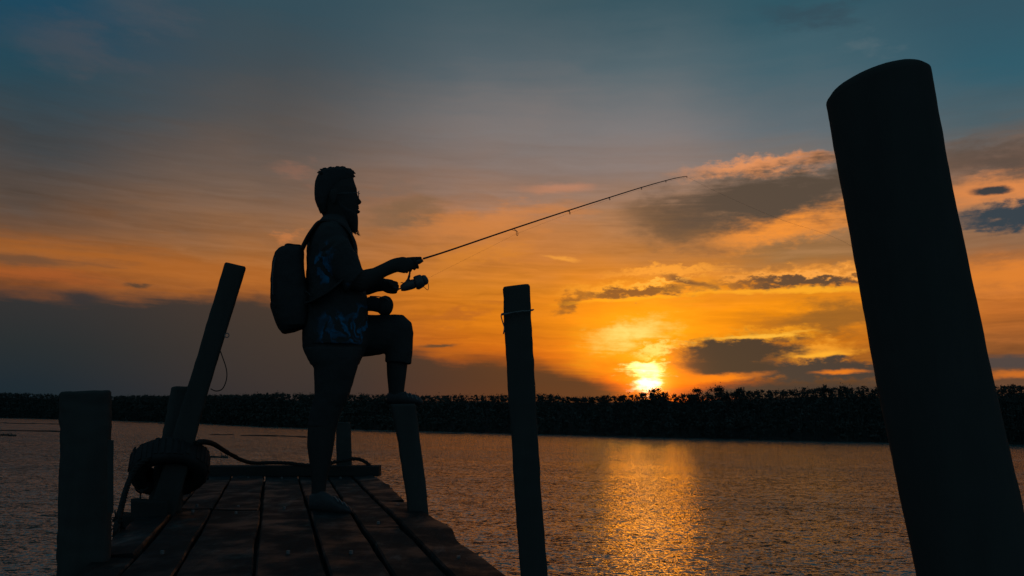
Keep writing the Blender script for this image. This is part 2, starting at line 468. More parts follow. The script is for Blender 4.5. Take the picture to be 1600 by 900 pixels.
def water_build(g, b):
    pos = g.n('ShaderNodeNewGeometry').outputs['Position']

    def slope(scale, stretch, amp, detail=3, rough=0.55, off=(0, 0, 0)):
        nd = g.noise(g.vm('ADD', g.vm('MULTIPLY', pos, stretch), off), scale, detail, rough)
        return g.vm('MULTIPLY', g.vm('SUBTRACT', nd.outputs['Color'], (0.5, 0.5, 0.5)), amp)
    s1 = slope(10.5, (0.5, 1.0, 1), (0.50, 0.84, 0), 3)
    s2 = slope(2.2, (0.45, 1.0, 1), (0.12, 0.26, 0), 2, 0.5, (31, 7, 0))
    s3 = slope(27.0, (0.6, 1.0, 1), (0.34, 0.44, 0), 2, 0.5, (3, 77, 0))
    gust = g.noise(g.vm('MULTIPLY', pos, (0.03, 0.10, 1)), 1.0, 3).outputs['Fac']
    k = g.step(gust, 0.3, 0.7, 0.85, 1.45)
    # calmer towards the sheltered far bank
    sy = g.n('ShaderNodeSeparateXYZ')
    g.put(sy.inputs[0], pos)
    far = g.step(sy.outputs[1], 45, 225)
    k = g.m('MULTIPLY', k, g.m('MULTIPLY_ADD', far, -0.66, 1.2))
    g.put(b.inputs['Roughness'], g.m('MULTIPLY_ADD', far, 0.06, 0.07))
    s = g.vm('SCALE', g.vm('ADD', g.vm('ADD', s1, s2), s3), scale=k)
    nrm = g.vm('NORMALIZE', g.vm('ADD', s, (0, 0, 1)))
    g.put(b.inputs['Normal'], nrm)


MAT['water'] = material('rippled_estuary_water', (0.08, 0.135, 0.125), 0.07, 0.5, water_build)
MAT['water'].node_tree.nodes['Principled BSDF'].inputs['IOR'].default_value = 1.33


# ------------------------------------------------------------------ object helpers
def tag(o, label=None, cat=None, group=None, kind=None):
    for k, v in (('label', label), ('category', cat), ('group', group), ('kind', kind)):
        if v:
            o[k] = v
    return o


def empty(name, loc, label, cat, group=None):
    o = bpy.data.objects.new(name, None)
    COL.objects.link(o)
    o.location = loc
    o.empty_display_size = 0.1
    return tag(o, label, cat, group)


def link(name, me, mat, parent=None, smooth=True):
    o = bpy.data.objects.new(name, me)
    COL.objects.link(o)
    if mat:
        me.materials.append(MAT[mat])
    if smooth:
        me.polygons.foreach_set('use_smooth', [True] * len(me.polygons))
    if parent:
        o.parent = parent
        o.matrix_parent_inverse = Matrix.Translation(-Vector(parent.location))
    return o


class Shape:
    """collects rings, tubes and boxes as one mesh, in world space"""

    def __init__(s):
        s.v, s.f = [], []

    def rings(s, rings, cap=True):
        n = len(rings[0])
        b = len(s.v)
        for r in rings:
            s.v += [Vector(p) for p in r]
        for i in range(len(rings) - 1):
            for j in range(n):
                k = (j + 1) % n
                s.f.append((b + i * n + j, b + i * n + k, b + (i + 1) * n + k, b + (i + 1) * n + j))
        if cap:
            for i, rev in ((0, True), (len(rings) - 1, False)):
                ids = list(range(b + i * n, b + i * n + n))
                s.f.append(tuple(reversed(ids)) if rev else tuple(ids))
        return s

    def loft(s, secs, Y, n=20, expo=2.0):
        """secs: (edge A px, edge B px, half depth m, depth offset m); silhouettes measured on the photograph"""
        rs = []
        for A, B, w, yo in secs:
            a, b = P(*A, Y + yo), P(*B, Y + yo)
            c, h = (a + b) / 2, (b - a) / 2
            dep = Vector((c.x, c.y, 0)).normalized()      # thickness runs straight away from the viewer
            r = []
            for j in range(n):
                t = 2 * math.pi * j / n
                ct, st = math.cos(t), math.sin(t)
                x = math.copysign(abs(ct) ** (2 / expo), ct)
                y = math.copysign(abs(st) ** (2 / expo), st)
                r.append(c + h * x + dep * (w * y))
            rs.append(r)
        return s.rings(rs)

    def rows(s, rows, Y, n=24, expo=2.0, yo=0.0):
        return s.loft([((r[1], r[0]), (r[2], r[0]), r[3], yo + (r[4] if len(r) > 4 else 0)) for r in rows], Y, n, expo)

    def tube(s, pts, rad, n=8, close=False):
        pts = [Vector(p) for p in pts]
        if not isinstance(rad, (list, tuple)):
            rad = [rad] * len(pts)
        rs = []
        ref = Vector((0.13, 0.97, 0.2)).normalized()
        for i, p in enumerate(pts):
            if close:
                t = pts[(i + 1) % len(pts)] - pts[i - 1]
            else:
                t = pts[min(i + 1, len(pts) - 1)] - pts[max(i - 1, 0)]
            t.normalize()
            u = t.cross(ref)
            if u.length < 0.05:
                u = t.cross(Vector((1, 0, 0)))
            u.normalize()
            w = t.cross(u)
            rs.append([p + (u * math.cos(2 * math.pi * j / n) + w * math.sin(2 * math.pi * j / n)) * rad[i] for j in range(n)])
        if close:
            rs.append(rs[0])
            return s.rings(rs, cap=False)
        return s.rings(rs)

    def ball(s, c, rx, ry, rz, n=14, m=9):
        rs = []
        for i in range(m):
            t = math.pi * (i + 0.35) / (m - 0.3)
            rs.append([Vector(c) + Vector((rx * math.sin(t) * math.cos(2 * math.pi * j / n), ry * math.sin(t) * math.sin(2 * math.pi * j / n), -rz * math.cos(t))) for j in range(n)])
        return s.rings(rs)

    def rough(s, amp, scale):
        for i, p in enumerate(s.v):
            s.v[i] = p + noise.noise_vector(p * scale) * amp + noise.noise_vector(p * scale * 4) * amp * 0.35
        return s

    def mesh(s, name, origin=None):
        o = Vector(origin) if origin else Vector()
        me = bpy.data.meshes.new(name)
        me.from_pydata([tuple(p - o) for p in s.v], [], s.f)
        me.update()
        bm = bmesh.new()
        bm.from_mesh(me)
        bmesh.ops.remove_doubles(bm, verts=bm.verts, dist=1e-6)
        bmesh.ops.recalc_face_normals(bm, faces=bm.faces)
        bm.to_mesh(me)
        bm.free()
        return me

    def build(s, name, mat, parent=None, smooth=True):
        return link(name, s.mesh(name), mat, parent, smooth)

    def fused(s, name, mat, parent, voxel=0.006, it=3):
        """one continuous skin over everything collected"""
        me = s.mesh(name + '_raw')
        tmp = bpy.data.objects.new('tmp', me)
        COL.objects.link(tmp)
        r = tmp.modifiers.new('r', 'REMESH')
        r.mode, r.voxel_size = 'VOXEL', voxel
        sm = tmp.modifiers.new('s', 'SMOOTH')
        sm.factor, sm.iterations = 0.5, it
        dg = bpy.context.evaluated_depsgraph_get()
        new = bpy.data.meshes.new_from_object(tmp.evaluated_get(dg))
        bpy.data.objects.remove(tmp)
        bpy.data.meshes.remove(me)
        new.name = name
        new.materials.clear()
        return link(name, new, mat, parent)


def smooth_path(pts, k=6):
    pts = [Vector(p) for p in pts]
    out = []
    for i in range(len(pts) - 1):
        p0, p1, p2, p3 = pts[max(i - 1, 0)], pts[i], pts[i + 1], pts[min(i + 2, len(pts) - 1)]
        for j in range(k):
            t = j / k
            out.append(0.5 * ((2 * p1) + (p2 - p0) * t + (2 * p0 - 5 * p1 + 4 * p2 - p3) * t * t + (3 * p1 - p0 - 3 * p2 + p3) * t ** 3))
    out.append(pts[-1])
    return out


# ------------------------------------------------------------------ water and far bank
wm = bpy.data.meshes.new('water')
S = 6000
wm.from_pydata([(-S, -S, 0), (S, -S, 0), (S, S, 0), (-S, S, 0)], [], [(0, 1, 2, 3)])
tag(link('water', wm, 'water', smooth=False), kind='structure', label='brown rippled estuary water with a golden sun path')

SHORE_PX = [(-640, 637.5), (-420, 643), (-200, 648), (0, 652.7), (180, 657), (310, 661.5), (420, 667), (600, 672.3), (800, 677.2), (1040, 683.6), (1300, 689.6), (1600, 695.2), (1800, 699), (2050, 704)]
TOP_PX = [(-640, 610), (-420, 611), (-200, 612), (0, 613), (90, 615.5), (180, 617), (320, 619), (400, 615), (500, 616), (640, 617), (740, 615), (800, 618), (850, 616), (900, 618), (980, 616), (1010, 611), (1040, 611), (1065, 617), (1120, 611), (1190, 607), (1300, 604), (1370, 605), (1550, 601), (1600, 598), (1800, 594), (2050, 590)]


def interp(tab, x):
    for (x0, y0), (x1, y1) in zip(tab, tab[1:]):
        if x <= x1:
            return y0 + (y1 - y0) * (x - x0) / (x1 - x0)
    return tab[-1][1]


shore = []
for i in range(0, 720):
    x = -640 + i * 2620 / 719
    p = W(x, interp(SHORE_PX, x))
    shore.append((x, p))
sv, sf = [], []
prof = [(-6, -0.6), (0, 0.05), (3, 0.5), (12, 1.2), (30, 5.5), (48, 9.0), (120, 9.2), (600, 9.4)]
for i, (x, p) in enumerate(shore):
    out_dir = Vector((p.x, p.y, 0)).normalized()
    for d, z in prof:
        wob = noise.noise(Vector((p.x * 0.08, d * 0.1, 1.7)))
        q = p + out_dir * (d + 2.0 * noise.noise(Vector((p.x * 0.15, 4.0, 0))))
        if d > 13:                     # the ground behind rises with the wood
            z *= P(x, interp(TOP_PX, x), q.y).z * 0.75 / 9.0
        sv.append((q.x, q.y, z + (0.3 * wob if d > 0 else 0)))
m_ = len(prof)
for i in range(len(shore) - 1):
    for j in range(m_ - 1):
        sf.append((i * m_ + j, (i + 1) * m_ + j, (i + 1) * m_ + j + 1, i * m_ + j + 1))
me = bpy.data.meshes.new('far_bank')
me.from_pydata(sv, [], sf)
tag(link('far_bank', me, 'earth'), kind='structure', label='low dark far bank under the forest')


def tree_arrays(base, H, R, seed, clumps=16, leaves=20, size=0.55, crown_from=0.32):
    """leaf quads spread through clumps of one crown, plus a tapered trunk and limbs"""
    r = np.random.default_rng(seed)
    base = np.array(base, float)
    V, Fq = [], []
    cz = r.uniform(crown_from, 0.95, clumps)
    prof_r = np.sqrt(np.clip(1 - ((cz - 0.62) / 0.42) ** 2, 0.05, 1))
    th = r.uniform(0, 2 * np.pi, clumps)
    rad = R * prof_r * np.sqrt(r.uniform(0.05, 1, clumps))
    cc = np.stack([rad * np.cos(th), rad * np.sin(th), cz * H], 1)
    cc[0] = (0, 0, H * 0.95)
    cr = R * r.uniform(0.40, 0.80, clumps)
    for c, k in zip(cc, cr):
        d = r.normal(size=(leaves, 3))
        d /= np.linalg.norm(d, axis=1)[:, None]
        pos = c + d * (k * np.minimum(np.abs(r.normal(0, 0.55, leaves)), 1.25))[:, None] * (1, 1, 0.72)
        a = r.normal(size=(leaves, 3))
        a /= np.linalg.norm(a, axis=1)[:, None]
        b = np.cross(a, d)
        b /= np.linalg.norm(b, axis=1)[:, None] + 1e-9
        s = (size * r.uniform(0.6, 1.3, leaves))[:, None]
        V.append(np.stack([pos - a * s - b * s * 0.7, pos + a * s - b * s * 0.6, pos + a * s * 0.8 + b * s * 0.7, pos - a * s * 0.9 + b * s * 0.6], 1).reshape(-1, 3))
    Vc = np.concatenate(V) + base
    # trunk and limbs
    tv, tf = [], []

    def limb(p, q, r0, r1):
        p, q = np.array(p, float), np.array(q, float)
        t = q - p
        t /= np.linalg.norm(t)
        u = np.cross(t, (0.3, 0.9, 0.1))
        u /= np.linalg.norm(u)
        w = np.cross(t, u)
        o = len(tv)
        for c, rr in ((p, r0), (q, r1)):
            for j in range(5):
                an = 2 * np.pi * j / 5
                tv.append(c + (u * np.cos(an) + w * np.sin(an)) * rr)
        for j in range(5):
            k = (j + 1) % 5
            tf.append((o + j, o + k, o + 5 + k, o + 5 + j))
    r0 = 0.018 * H
    limb((0, 0, -0.6), (0.02 * H, 0, H * 0.5), r0, r0 * 0.65)
    limb((0.02 * H, 0, H * 0.5), (0, 0.01 * H, H * 0.93), r0 * 0.65, r0 * 0.12)
    for i in range(5):
        limb((0.02 * H, 0, H * (0.3 + 0.09 * i)), cc[1 + i], r0 * 0.4, r0 * 0.1)
    return Vc, np.array(tv) + base, np.array(tf)


def quads_mesh(name, V, quads):
    me = bpy.data.meshes.new(name)
    me.vertices.add(len(V))
    me.vertices.foreach_set('co', np.ascontiguousarray(V, dtype=np.float32).ravel())
    n = len(quads)
    me.loops.add(n * 4)
    me.loops.foreach_set('vertex_index', np.ascontiguousarray(quads, dtype=np.int32).ravel())
    me.polygons.add(n)
    me.polygons.foreach_set('loop_start', np.arange(0, n * 4, 4, dtype=np.int32))
    me.update(calc_edges=True)
    return me


LV, TV, TF, toff = [], [], [], 0
seed = 100
for row, (dist, hf, step) in enumerate(((0.5, 0.36, 2.4), (4, 0.6, 2.6), (9, 0.8, 2.4), (15, 0.93, 1.9), (21, 0.97, 1.7), (27, 0.98, 1.7), (34, 0.97, 1.9))):
    acc = 0.0
    for (x0, p0), (x1, p1) in zip(shore, shore[1:]):
        acc += (p1 - p0).length
        if acc < step:
            continue
        acc = 0.0 + random.uniform(-0.3, 0.3) * step
        d = Vector((p1.x, p1.y, 0)).normalized()
        q = p1 + d * (dist + random.uniform(-2.5, 2.5)) + Vector((random.uniform(-0.9, 0.9), 0, 0))
        top = P(x1, interp(TOP_PX, x1), q.y).z
        z0 = np.interp(dist, [a for a, _ in prof], [b for _, b in prof])
        if dist > 13:
            z0 *= top * 0.75 / 9.0
        H = top * hf - z0
        H = H + top * 0.22 * (-1 + (1.0 + 0.30 * noise.noise(Vector((q.x * 0.045, 0.3 * row, 3.0))) + 0.14 * noise.noise(Vector((q.x * 0.12, row * 7.7, 3.0))) + 0.10 * noise.noise(Vector((q.x * 0.33, row * 5.1, 8.0)))) * random.choice((0.93, 0.97, 1.0, 1.0, 1.0, 1.03, 1.1)))
        lc, tv, tf = tree_arrays((q.x, q.y, z0), H, random.choice((0.8, 1.1, 1.4, 1.8, 2.5)) * random.uniform(0.85, 1.15), seed, 10 if row < 3 else 12, 20 if row < 3 else 46, 0.27 if row < 3 else 0.16, 0.05 if row < 1 else 0.25)
        seed += 1
        LV.append(lc)
        TV.append(tv)
        TF.append(tf + toff)
        toff += len(tv)
Vall = np.concatenate(LV)
fm = quads_mesh('forest', np.concatenate([Vall, np.concatenate(TV)]), np.concatenate([np.arange(len(Vall)).reshape(-1, 4), np.concatenate(TF) + len(Vall)]))
tag(link('forest', fm, 'leaf', smooth=False), 'dark unbroken forest lining the far bank', 'forest', kind='stuff')


def lone_tree(px, top_y, label, R, crown_from, back=14, sd=1, leaves=90, clumps=14):
    p = W(px, interp(SHORE_PX, px))
    d = Vector((p.x, p.y, 0)).normalized()
    q = p + d * back
    top = P(px, top_y, q.y).z
    root = empty('tree', (q.x, q.y, 1.2), label, 'tree', 'trees standing above the far forest')
    lc, tv, tf = tree_arrays((q.x, q.y, 1.2), top - 1.2, R, sd, clumps, leaves, 0.17, crown_from)
    link('crown', quads_mesh('crown', lc, np.arange(len(lc)).reshape(-1, 4)), 'leaf', root, False)
    link('trunk', quads_mesh('trunk', tv, tf), 'bark', root, False)


lone_tree(1029, 605.5, 'bushy dark tree on the far bank right under the sun', 2.6, 0.55, sd=11)
lone_tree(1089, 605.5, 'left one of two feathery trees above the forest right of the sun', 2.3, 0.74, sd=12, clumps=11)
lone_tree(1124, 603.5, 'right one of two feathery trees above the forest right of the sun', 3.0, 0.74, sd=13, clumps=12)
lone_tree(1293, 599.5, 'small round crowned tree above the forest just left of the thick post', 1.7, 0.7, sd=14)
lone_tree(1157, 605.0, 'low tree above the forest just right of the two feathery trees', 1.8, 0.7, sd=15)


# weed and mud lines lying on the water off the far bank
def weed(x0, x1, y, thick, seed):
    r = random.Random(seed)
    s = Shape()
    x = x0
    while x < x1:
        L = r.uniform(30, 90)
        yy = y + (x - x0) * 0.0215 + r.uniform(-thick, thick)
        a, b = W(x, yy), W(min(x + L, x1 + 6), yy + L * 0.02)
        c = (a + b) / 2
        ax = (b - a) / 2
        ring0, ring1 = [], []
        for j in range(10):
            t = 2 * math.pi * j / 10
            o = ax * math.cos(t) * r.uniform(0.75, 1.1) + Vector((0, 1, 0)) * math.sin(t) * r.uniform(0.5, 2.2)
            ring0.append(c + o + Vector((0, 0, -0.05)))
            ring1.append(c + o * 0.8 + Vector((0, 0, r.uniform(0.05, 0.16))))
        s.rings([ring0, ring1])
        x += L * r.uniform(0.45, 0.95)
    return s


ws = Shape()
for args in ((-60, 92, 659.8, 0.5, 1), (-40, 92, 671.5, 0.7, 2), (180, 255, 659.5, 0.5, 3), (325, 480, 679.5, 0.5, 4), (560, 640, 673.6, 0.6, 5), (655, 800, 676, 1.0, 6), (845, 1000, 679.5, 1.0, 7), (960, 1120, 683.2, 1.1, 8), (1120, 1300, 687.2, 0.9, 9), (1290, 1392, 690.4, 1.1, 10), (1575, 1680, 696.5, 0.8, 12)):
    w = weed(*args)
    o = len(ws.v)
    ws.v += w.v
    ws.f += [tuple(i + o for i in f) for f in w.f]
tag(ws.build('floating_weed', 'earth'), 'thin dark lines of floating weed off the far bank', 'weed', kind='stuff')


def driftwood(px, py, width_px, label, seed):
    r = random.Random(seed)
    c = W(px, py)
    m = c.y / FPX
    L = width_px * m
    root = empty('driftwood', c, label, 'driftwood', 'driftwood on the water')
    pts = [c + Vector((L * (t - 0.5), 0.1 * L * r.uniform(-1, 1), 0.02 + 0.05 * L * r.uniform(0, 1))) for t in (0, 0.25, 0.5, 0.75, 1)]
    Shape().tube(smooth_path(pts, 3), 0.05 * L, 6).build('stem', 'bark', root)
    for k in range(5):
        b = c + Vector((L * r.uniform(-0.35, 0.4), 0, 0))
        t = b + Vector((L * r.uniform(-0.16, 0.16), r.uniform(-0.2, 0.2) * L, L * r.uniform(0.12, 0.34)))
        Shape().tube([b, (b + t) / 2 + Vector((0.03 * L, 0, 0)), t], [0.035 * L, 0.026 * L, 0.014 * L], 5).build('twig', 'bark', root)


driftwood(343, 715, 27, 'twiggy branch adrift just right of the tyre', 3)
driftwood(12, 681, 24, 'small dark drift branch near the left edge of the picture', 5)

# ------------------------------------------------------------------ jetty
JF = ray(430, 625)
JR = (_R - JF * _R.dot(JF)).normalized()
JN = JR.cross(JF).normalized()
CAM_OVER_DECK = 0.55
J0 = C - JN * CAM_OVER_DECK
FK = 1.0 / JF.dot(_F)


def deck(a, d, h=0.0):              # a: metres right of the centre line, d: metres ahead, h: above the boards
    return J0 + JF * (d * FK) + _R * a + JN * h


def deck_px(px, py, h=0.0):
    r = ray(px, py)
    return C + r * ((J0 + JN * h - C).dot(JN) / r.dot(JN))


jetty = empty('jetty', deck(0, 3.0), 'worn plank jetty the man stands on, running out over the water', 'jetty')
PL = [  # a0, a1, d0, d1
    (-0.64, -0.485, 2.95, 4.55), (-0.62, -0.485, -0.6, 2.94), (-0.60, -0.485, 4.56, 6.02),
    (-0.475, -0.305, -0.6, 4.20), (-0.47, -0.30, 4.215, 6.03),
    (-0.293, -0.055, -0.6, 4.12), (-0.288, -0.058, 4.135, 6.04),
    (-0.043, 0.186, -0.6, 6.03),
    (0.198, 0.395, -0.6, 4.9), (0.197, 0.40, 4.915, 6.03),
    (0.409, 0.575, -0.6, 3.6), (0.411, 0.58, 3.615, 6.03),
    (0.589, 0.772, -0.6, 4.45), (0.592, 0.745, 4.465, 6.02),
]
for k, (a0, a1, d0, d1) in enumerate(PL):
    r = random.Random(40 + k)
    n = 40
    dz_, tl = r.uniform(-0.009, 0.005), r.uniform(-0.009, 0.009)
    rs = []
    edge_r = a1 > 0.7
    for i in range(n + 1):
        d = d0 + (d1 - d0) * i / n
        e0 = a0 + 0.009 * noise.noise(Vector((d * 1.7, k * 3.1, 0))) + 0.003 * noise.noise(Vector((d * 9, k * 3.1, 0)))
        e1 = a1 + (0.034 if edge_r else 0.009) * noise.noise(Vector((d * 2.6, k * 3.1, 5))) + (0.018 if edge_r else 0.003) * noise.noise(Vector((d * 13, k, 2)))
        hz = dz_ + 0.006 * noise.noise(Vector((d * 1.2, k * 1.7, 9)))
        b = 0.006
        rs.append([deck(e0, d, hz - 0.04), deck(e1, d, hz + tl - 0.04), deck(e1, d, hz + tl - b), deck(e1 - b, d, hz + tl), deck((e0 + e1) / 2, d, hz + tl / 2 - 0.002), deck(e0 + b, d, hz), deck(e0, d, hz - b)])
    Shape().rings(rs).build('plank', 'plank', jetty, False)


def bar(p, q, w, h, up=None, bev=0.006):
    up = up or JN
    t = (q - p).normalized()
    sd = t.cross(up).normalized()
    up = sd.cross(t).normalized()
    rs = []
    prof8 = [(-w + bev, -h), (w - bev, -h), (w, -h + bev), (w, h - bev), (w - bev, h), (-w + bev, h), (-w, h - bev), (-w, -h + bev)]
    for k in range(9):
        c = p + (q - p) * (k / 8)
        rs.append([c + sd * a + up * b for a, b in prof8])
    return Shape().rings(rs).rough(0.003, 6)


bar(deck(-0.64, 6.02, 0.03), deck(0.80, 6.02, 0.03), 0.055, 0.038).build('end_beam', 'beam', jetty, False)
for a in (-0.481, -0.299, -0.049, 0.192, 0.403, 0.583):  # added strips below the plank gaps, block light coming up from the water
    bar(deck(a, -0.6, -0.056), deck(a, 6.0, -0.056), 0.045, 0.012).build('gap_light_block', 'beam', jetty, False)
for a in (-0.52, 0.12, 0.66):
    bar(deck(a, -0.6, -0.135), deck(a, 6.0, -0.135), 0.04, 0.062).build('joist', 'beam', jetty, False)
for d in (1.4, 4.02, 5.8):
    bar(deck(-0.70 if d > 4.5 or d < 2 else -0.745, d, -0.20 if d != 4.02 else -0.055), deck(0.78, d, -0.235), 0.05, 0.055).build('cross_beam', 'beam', jetty, False)
for k, (a, d) in enumerate(((-0.39, 4.3), (-0.17, 4.25), (0.07, 4.2), (-0.39, 4.08), (-0.17, 4.02), (0.3, 4.8), (0.49, 3.7), (0.67, 4.3), (0.67, 2.9), (-0.39, 3.0), (0.07, 3.0), (0.3, 3.0), (0.07, 5.8), (-0.17, 5.8), (0.3, 5.8), (0.49, 5.8))):
    c = deck(a, d, 0.003)
    Shape().rings([[c + JR * 0.007 * math.cos(t) + JF * 0.007 * math.sin(t) + JN * h for t in [i * math.pi / 4 for i in range(8)]] for h in (-0.01, 0.002)]).build('nail_head', 'galv', jetty, False)


# ------------------------------------------------------------------ posts
def post(name, secs, Y, label, expo=2.0, n=24, rough=0.004, to_water=True, lean_y=0.0, square_depth=None):
    """secs: (left px, right px) edge pairs from the top down; carried on down into the river bed"""
    rs = []
    for (A, B) in secs:
        a, b = P(*A, Y), P(*B, Y)
        rs.append(((a + b) / 2, (b - a) / 2))
    # resample
    dense = []
    for (c0, h0), (c1, h1) in zip(rs, rs[1:]):
        for k in range(22):
            t = k / 22
            dense.append((c0.lerp(c1, t), h0.lerp(h1, t)))
    dense.append(rs[-1])
    if to_water:
        (c0, h0), (c1, h1) = rs[-2], rs[-1]
        dirn = (c1 - c0).normalized()
        L = (c1.z + 0.9) / -dirn.z
        for k in range(1, 9):
            dense.append((c1 + dirn * L * k / 8, h1))
    rings = []
    for i, (c, h) in enumerate(dense):
        dep = Vector((c.x, c.y, 0))
        dist_ = dep.length
        dep.normalize()
        side = Vector((dep.y, -dep.x, 0))
        hl = h.x * side.x     # width seen square to the line of sight
        h = side * hl + Vector((0, 0, h.z))
        w = h.length if square_depth is None else square_depth
        if expo > 3:
            h = h * ((dist_ - w * 0.9) / dist_)
        ring = []
        for j in range(n):
            t = 2 * math.pi * (j + 0.5) / n
            ct, st = math.cos(t), math.sin(t)
            x = math.copysign(abs(ct) ** (2 / expo), ct)
            y = math.copysign(abs(st) ** (2 / expo), st)
            ring.append(c + h * x + dep * (w * y))
        if i == 0:
            top = [c + (p - c) * 0.93 for p in ring]
            off = (dense[1][0] - c).normalized() * -0.006
            rings.append([p + off for p in top])
        rings.append(ring)
    s = Shape().rings(rings).rough(rough, 5).rough(rough * 0.6, 27)
    root = empty(name, dense[-1][0], label, 'post')
    s.build('shaft', 'post', root)
    return root, dense


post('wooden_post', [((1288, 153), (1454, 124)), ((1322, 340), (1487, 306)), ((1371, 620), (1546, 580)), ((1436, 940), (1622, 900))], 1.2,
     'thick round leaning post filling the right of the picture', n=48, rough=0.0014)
p3, _ = post('wooden_post', [((786, 454), (828, 449)), ((789, 530), (832, 528)), ((795, 640), (838, 640)), ((803, 760), (845, 758)), ((813, 900), (856, 900))], 2.62,
             'upright square post with a wire round its top, in front of the glowing sky', expo=7, rough=0.003)
p4, d4 = post('wooden_post', [((610, 633), (650, 633)), ((622, 690), (657, 690)), ((638, 800), (670, 800))], deck_px(652, 797).y + 0.02,
              'short post at the jetty edge under the raised foot', expo=6, rough=0.004)
post('wooden_post', [((524, 660), (547, 661)), ((525, 690), (549, 690)), ((526, 735), (551, 735))], 6.15 + 0.05,
     'small far post behind the standing leg at the jetty end', expo=5, rough=0.005)
p1, _ = post('wooden_post', [((93, 616), (176, 612)), ((93, 690), (175, 690)), ((91.5, 780), (174, 780)), ((90, 900), (173, 900))], 2.95,
             'stout short post standing nearest the left edge of the picture', expo=4, rough=0.006, n=36)
Shape().rings([[P(x, y, 2.83 + o) for x, y in ((168, ya), (177.5, ya + 1))] + [P(x, y, 2.87 + o) for x, y in ((177.5, ya + 1), (168, ya))] for ya, o in ((687, 0), (720, 0.004), (800, 0.006))]).rough(0.002, 30).build('splinter', 'post', p1, False)

Y_L = deck_px(262, 800).y
pl, dl = post('wooden_post', [((350.5, 415), (384, 420.5)), ((331, 480), (364, 486)), ((303, 572), (336, 579)), ((279, 650), (313, 657)), ((262, 706), (299, 714)), ((240, 775), (280, 784))], Y_L,
              'tall square post leaning right, left of the man', expo=8, rough=0.0025, square_depth=0.055)
eye = [P(354.5, 524, Y_L - 0.06) + Vector((0.011 * math.cos(t), 0, 0.011 * math.sin(t))) for t in [i * math.pi / 6 for i in range(12)]]
Shape().tube(eye, 0.0025, 6, close=True).build('eye_ring', 'galv', pl)
post('wooden_post', [((267, 607.5), (300, 606)), ((261, 640), (300, 640)), ((253, 680), (298, 682)), ((243, 720), (292, 722)), ((228, 800), (285, 800))], Y_L + 0.14,
     'short stub post directly behind the tall leaning post', expo=4, rough=0.004)

# wire wrapped round the upright square post
wl = Shape()
Y3 = 2.62
wp = [P(785, 491, Y3 - 0.052), P(800, 489, Y3 - 0.056), P(815, 487, Y3 - 0.056), P(831, 485, Y3 - 0.052), P(832.5, 484, Y3), P(831, 484, Y3 + 0.055), P(800, 487, Y3 + 0.058), P(785, 490, Y3 + 0.054), P(784.5, 491, Y3), P(785, 492, Y3 - 0.052), P(800, 488.5, Y3 - 0.058), P(820, 485.5, Y3 - 0.057)]
wl.tube(smooth_path(wp, 4), 0.0022, 6)
wl.tube(smooth_path([P(787, 490, Y3 - 0.054), P(783, 493, Y3 - 0.06), P(786, 505, Y3 - 0.056), P(788, 512, Y3 - 0.056), P(786.5, 522, Y3 - 0.056)], 4), 0.002, 6)
tag(wl.build('wire', 'galv'), 'thin wire tied round the top of the upright square post', 'wire')

# thin cord looping off the tall leaning post
cord = Shape().tube(smooth_path([P(343, 545, Y_L - 0.058), P(347, 556, Y_L - 0.06), P(353.5, 576, Y_L - 0.05), P(354, 592, Y_L - 0.05), P(348, 607, Y_L - 0.05), P(338, 611, Y_L - 0.055), P(329, 607.5, Y_L - 0.058)], 6), 0.0028, 6)
tag(cord.build('cord', 'rope'), 'thin slack cord hanging in a loop from the tall leaning post', 'cord')

# old tyre slung round the foot of the leaning post
tc_ = P(266, 730, Y_L + 0.04)
axu = (P(323, 712, Y_L) - P(209, 741, Y_L)).normalized()
ax2 = Vector((0, 0.80, -0.60))
ax2 = (ax2 - axu * ax2.dot(axu)).normalized()
axn = axu.cross(ax2)
tyre = empty('tyre', tc_, 'old rubber tyre slung round the foot of the tall leaning post', 'tyre')
RO = (P(323, 712, Y_L) - P(209, 741, Y_L)).length / 2
prof_t = [(a_, b_ * 0.85) for a_, b_ in [(0.58, 0.26), (0.62, 0.36), (0.80, 0.43), (0.93, 0.40), (0.985, 0.33), (1.0, 0.2), (1.0, -0.2), (0.985, -0.33), (0.93, -0.40), (0.80, -0.43), (0.62, -0.36), (0.58, -0.26), (0.64, -0.30), (0.84, -0.34), (0.94, -0.2), (0.94, 0.2), (0.84, 0.34), (0.64, 0.30)]]
rs = []
for i in range(40):
    t = 2 * math.pi * i / 40
    rd = axu * math.cos(t) + ax2 * math.sin(t)
    rs.append([tc_ + rd * (RO * a) + axn * (RO * b) for a, b in prof_t])
rs.append(rs[0])
Shape().rings(rs, cap=False).rough(0.012, 5).build('carcass', 'rubber', tyre)
for i in range(40):
    t = 2 * math.pi * (i + 0.5) / 40
    rd, tn = axu * math.cos(t) + ax2 * math.sin(t), ax2 * math.cos(t) - axu * math.sin(t)
    rr_ = random.Random(900 + i)
    c = tc_ + rd * RO * 1.002
    c = c + noise.noise_vector(c * 5) * 0.012 + axn * rr_.uniform(-0.012, 0.012)
    if rr_.random() < 0.8:
        tn = tn * rr_.uniform(0.6, 1.1)
        Shape().rings([[c + rd * h + tn * (a * 0.011) + axn * (b * RO * 0.25) for a, b in ((-1, -1), (1, -1), (1, 1), (-1, 1))] for h in (-0.004, 0.003)]).build('tread_block', 'rubber', tyre, False)

# ropes
thick = [P(306, 692, Y_L - 0.06), P(318, 690.5, Y_L), P(334, 694, Y_L + 0.3), P(354, 706, Y_L + 0.8), P(376, 718, Y_L + 1.4), P(396, 723.5, 5.9), P(425, 723, 6.05), P(450, 723.5, 6.05), P(478, 727, 6.05), P(505, 726.5, 6.05), P(524, 721.5, 6.0), P(537, 719.5, 6.0), P(552, 717, 6.05), P(564, 718.5, 6.08), P(574, 724, 6.08), P(580, 731, 6.08)]


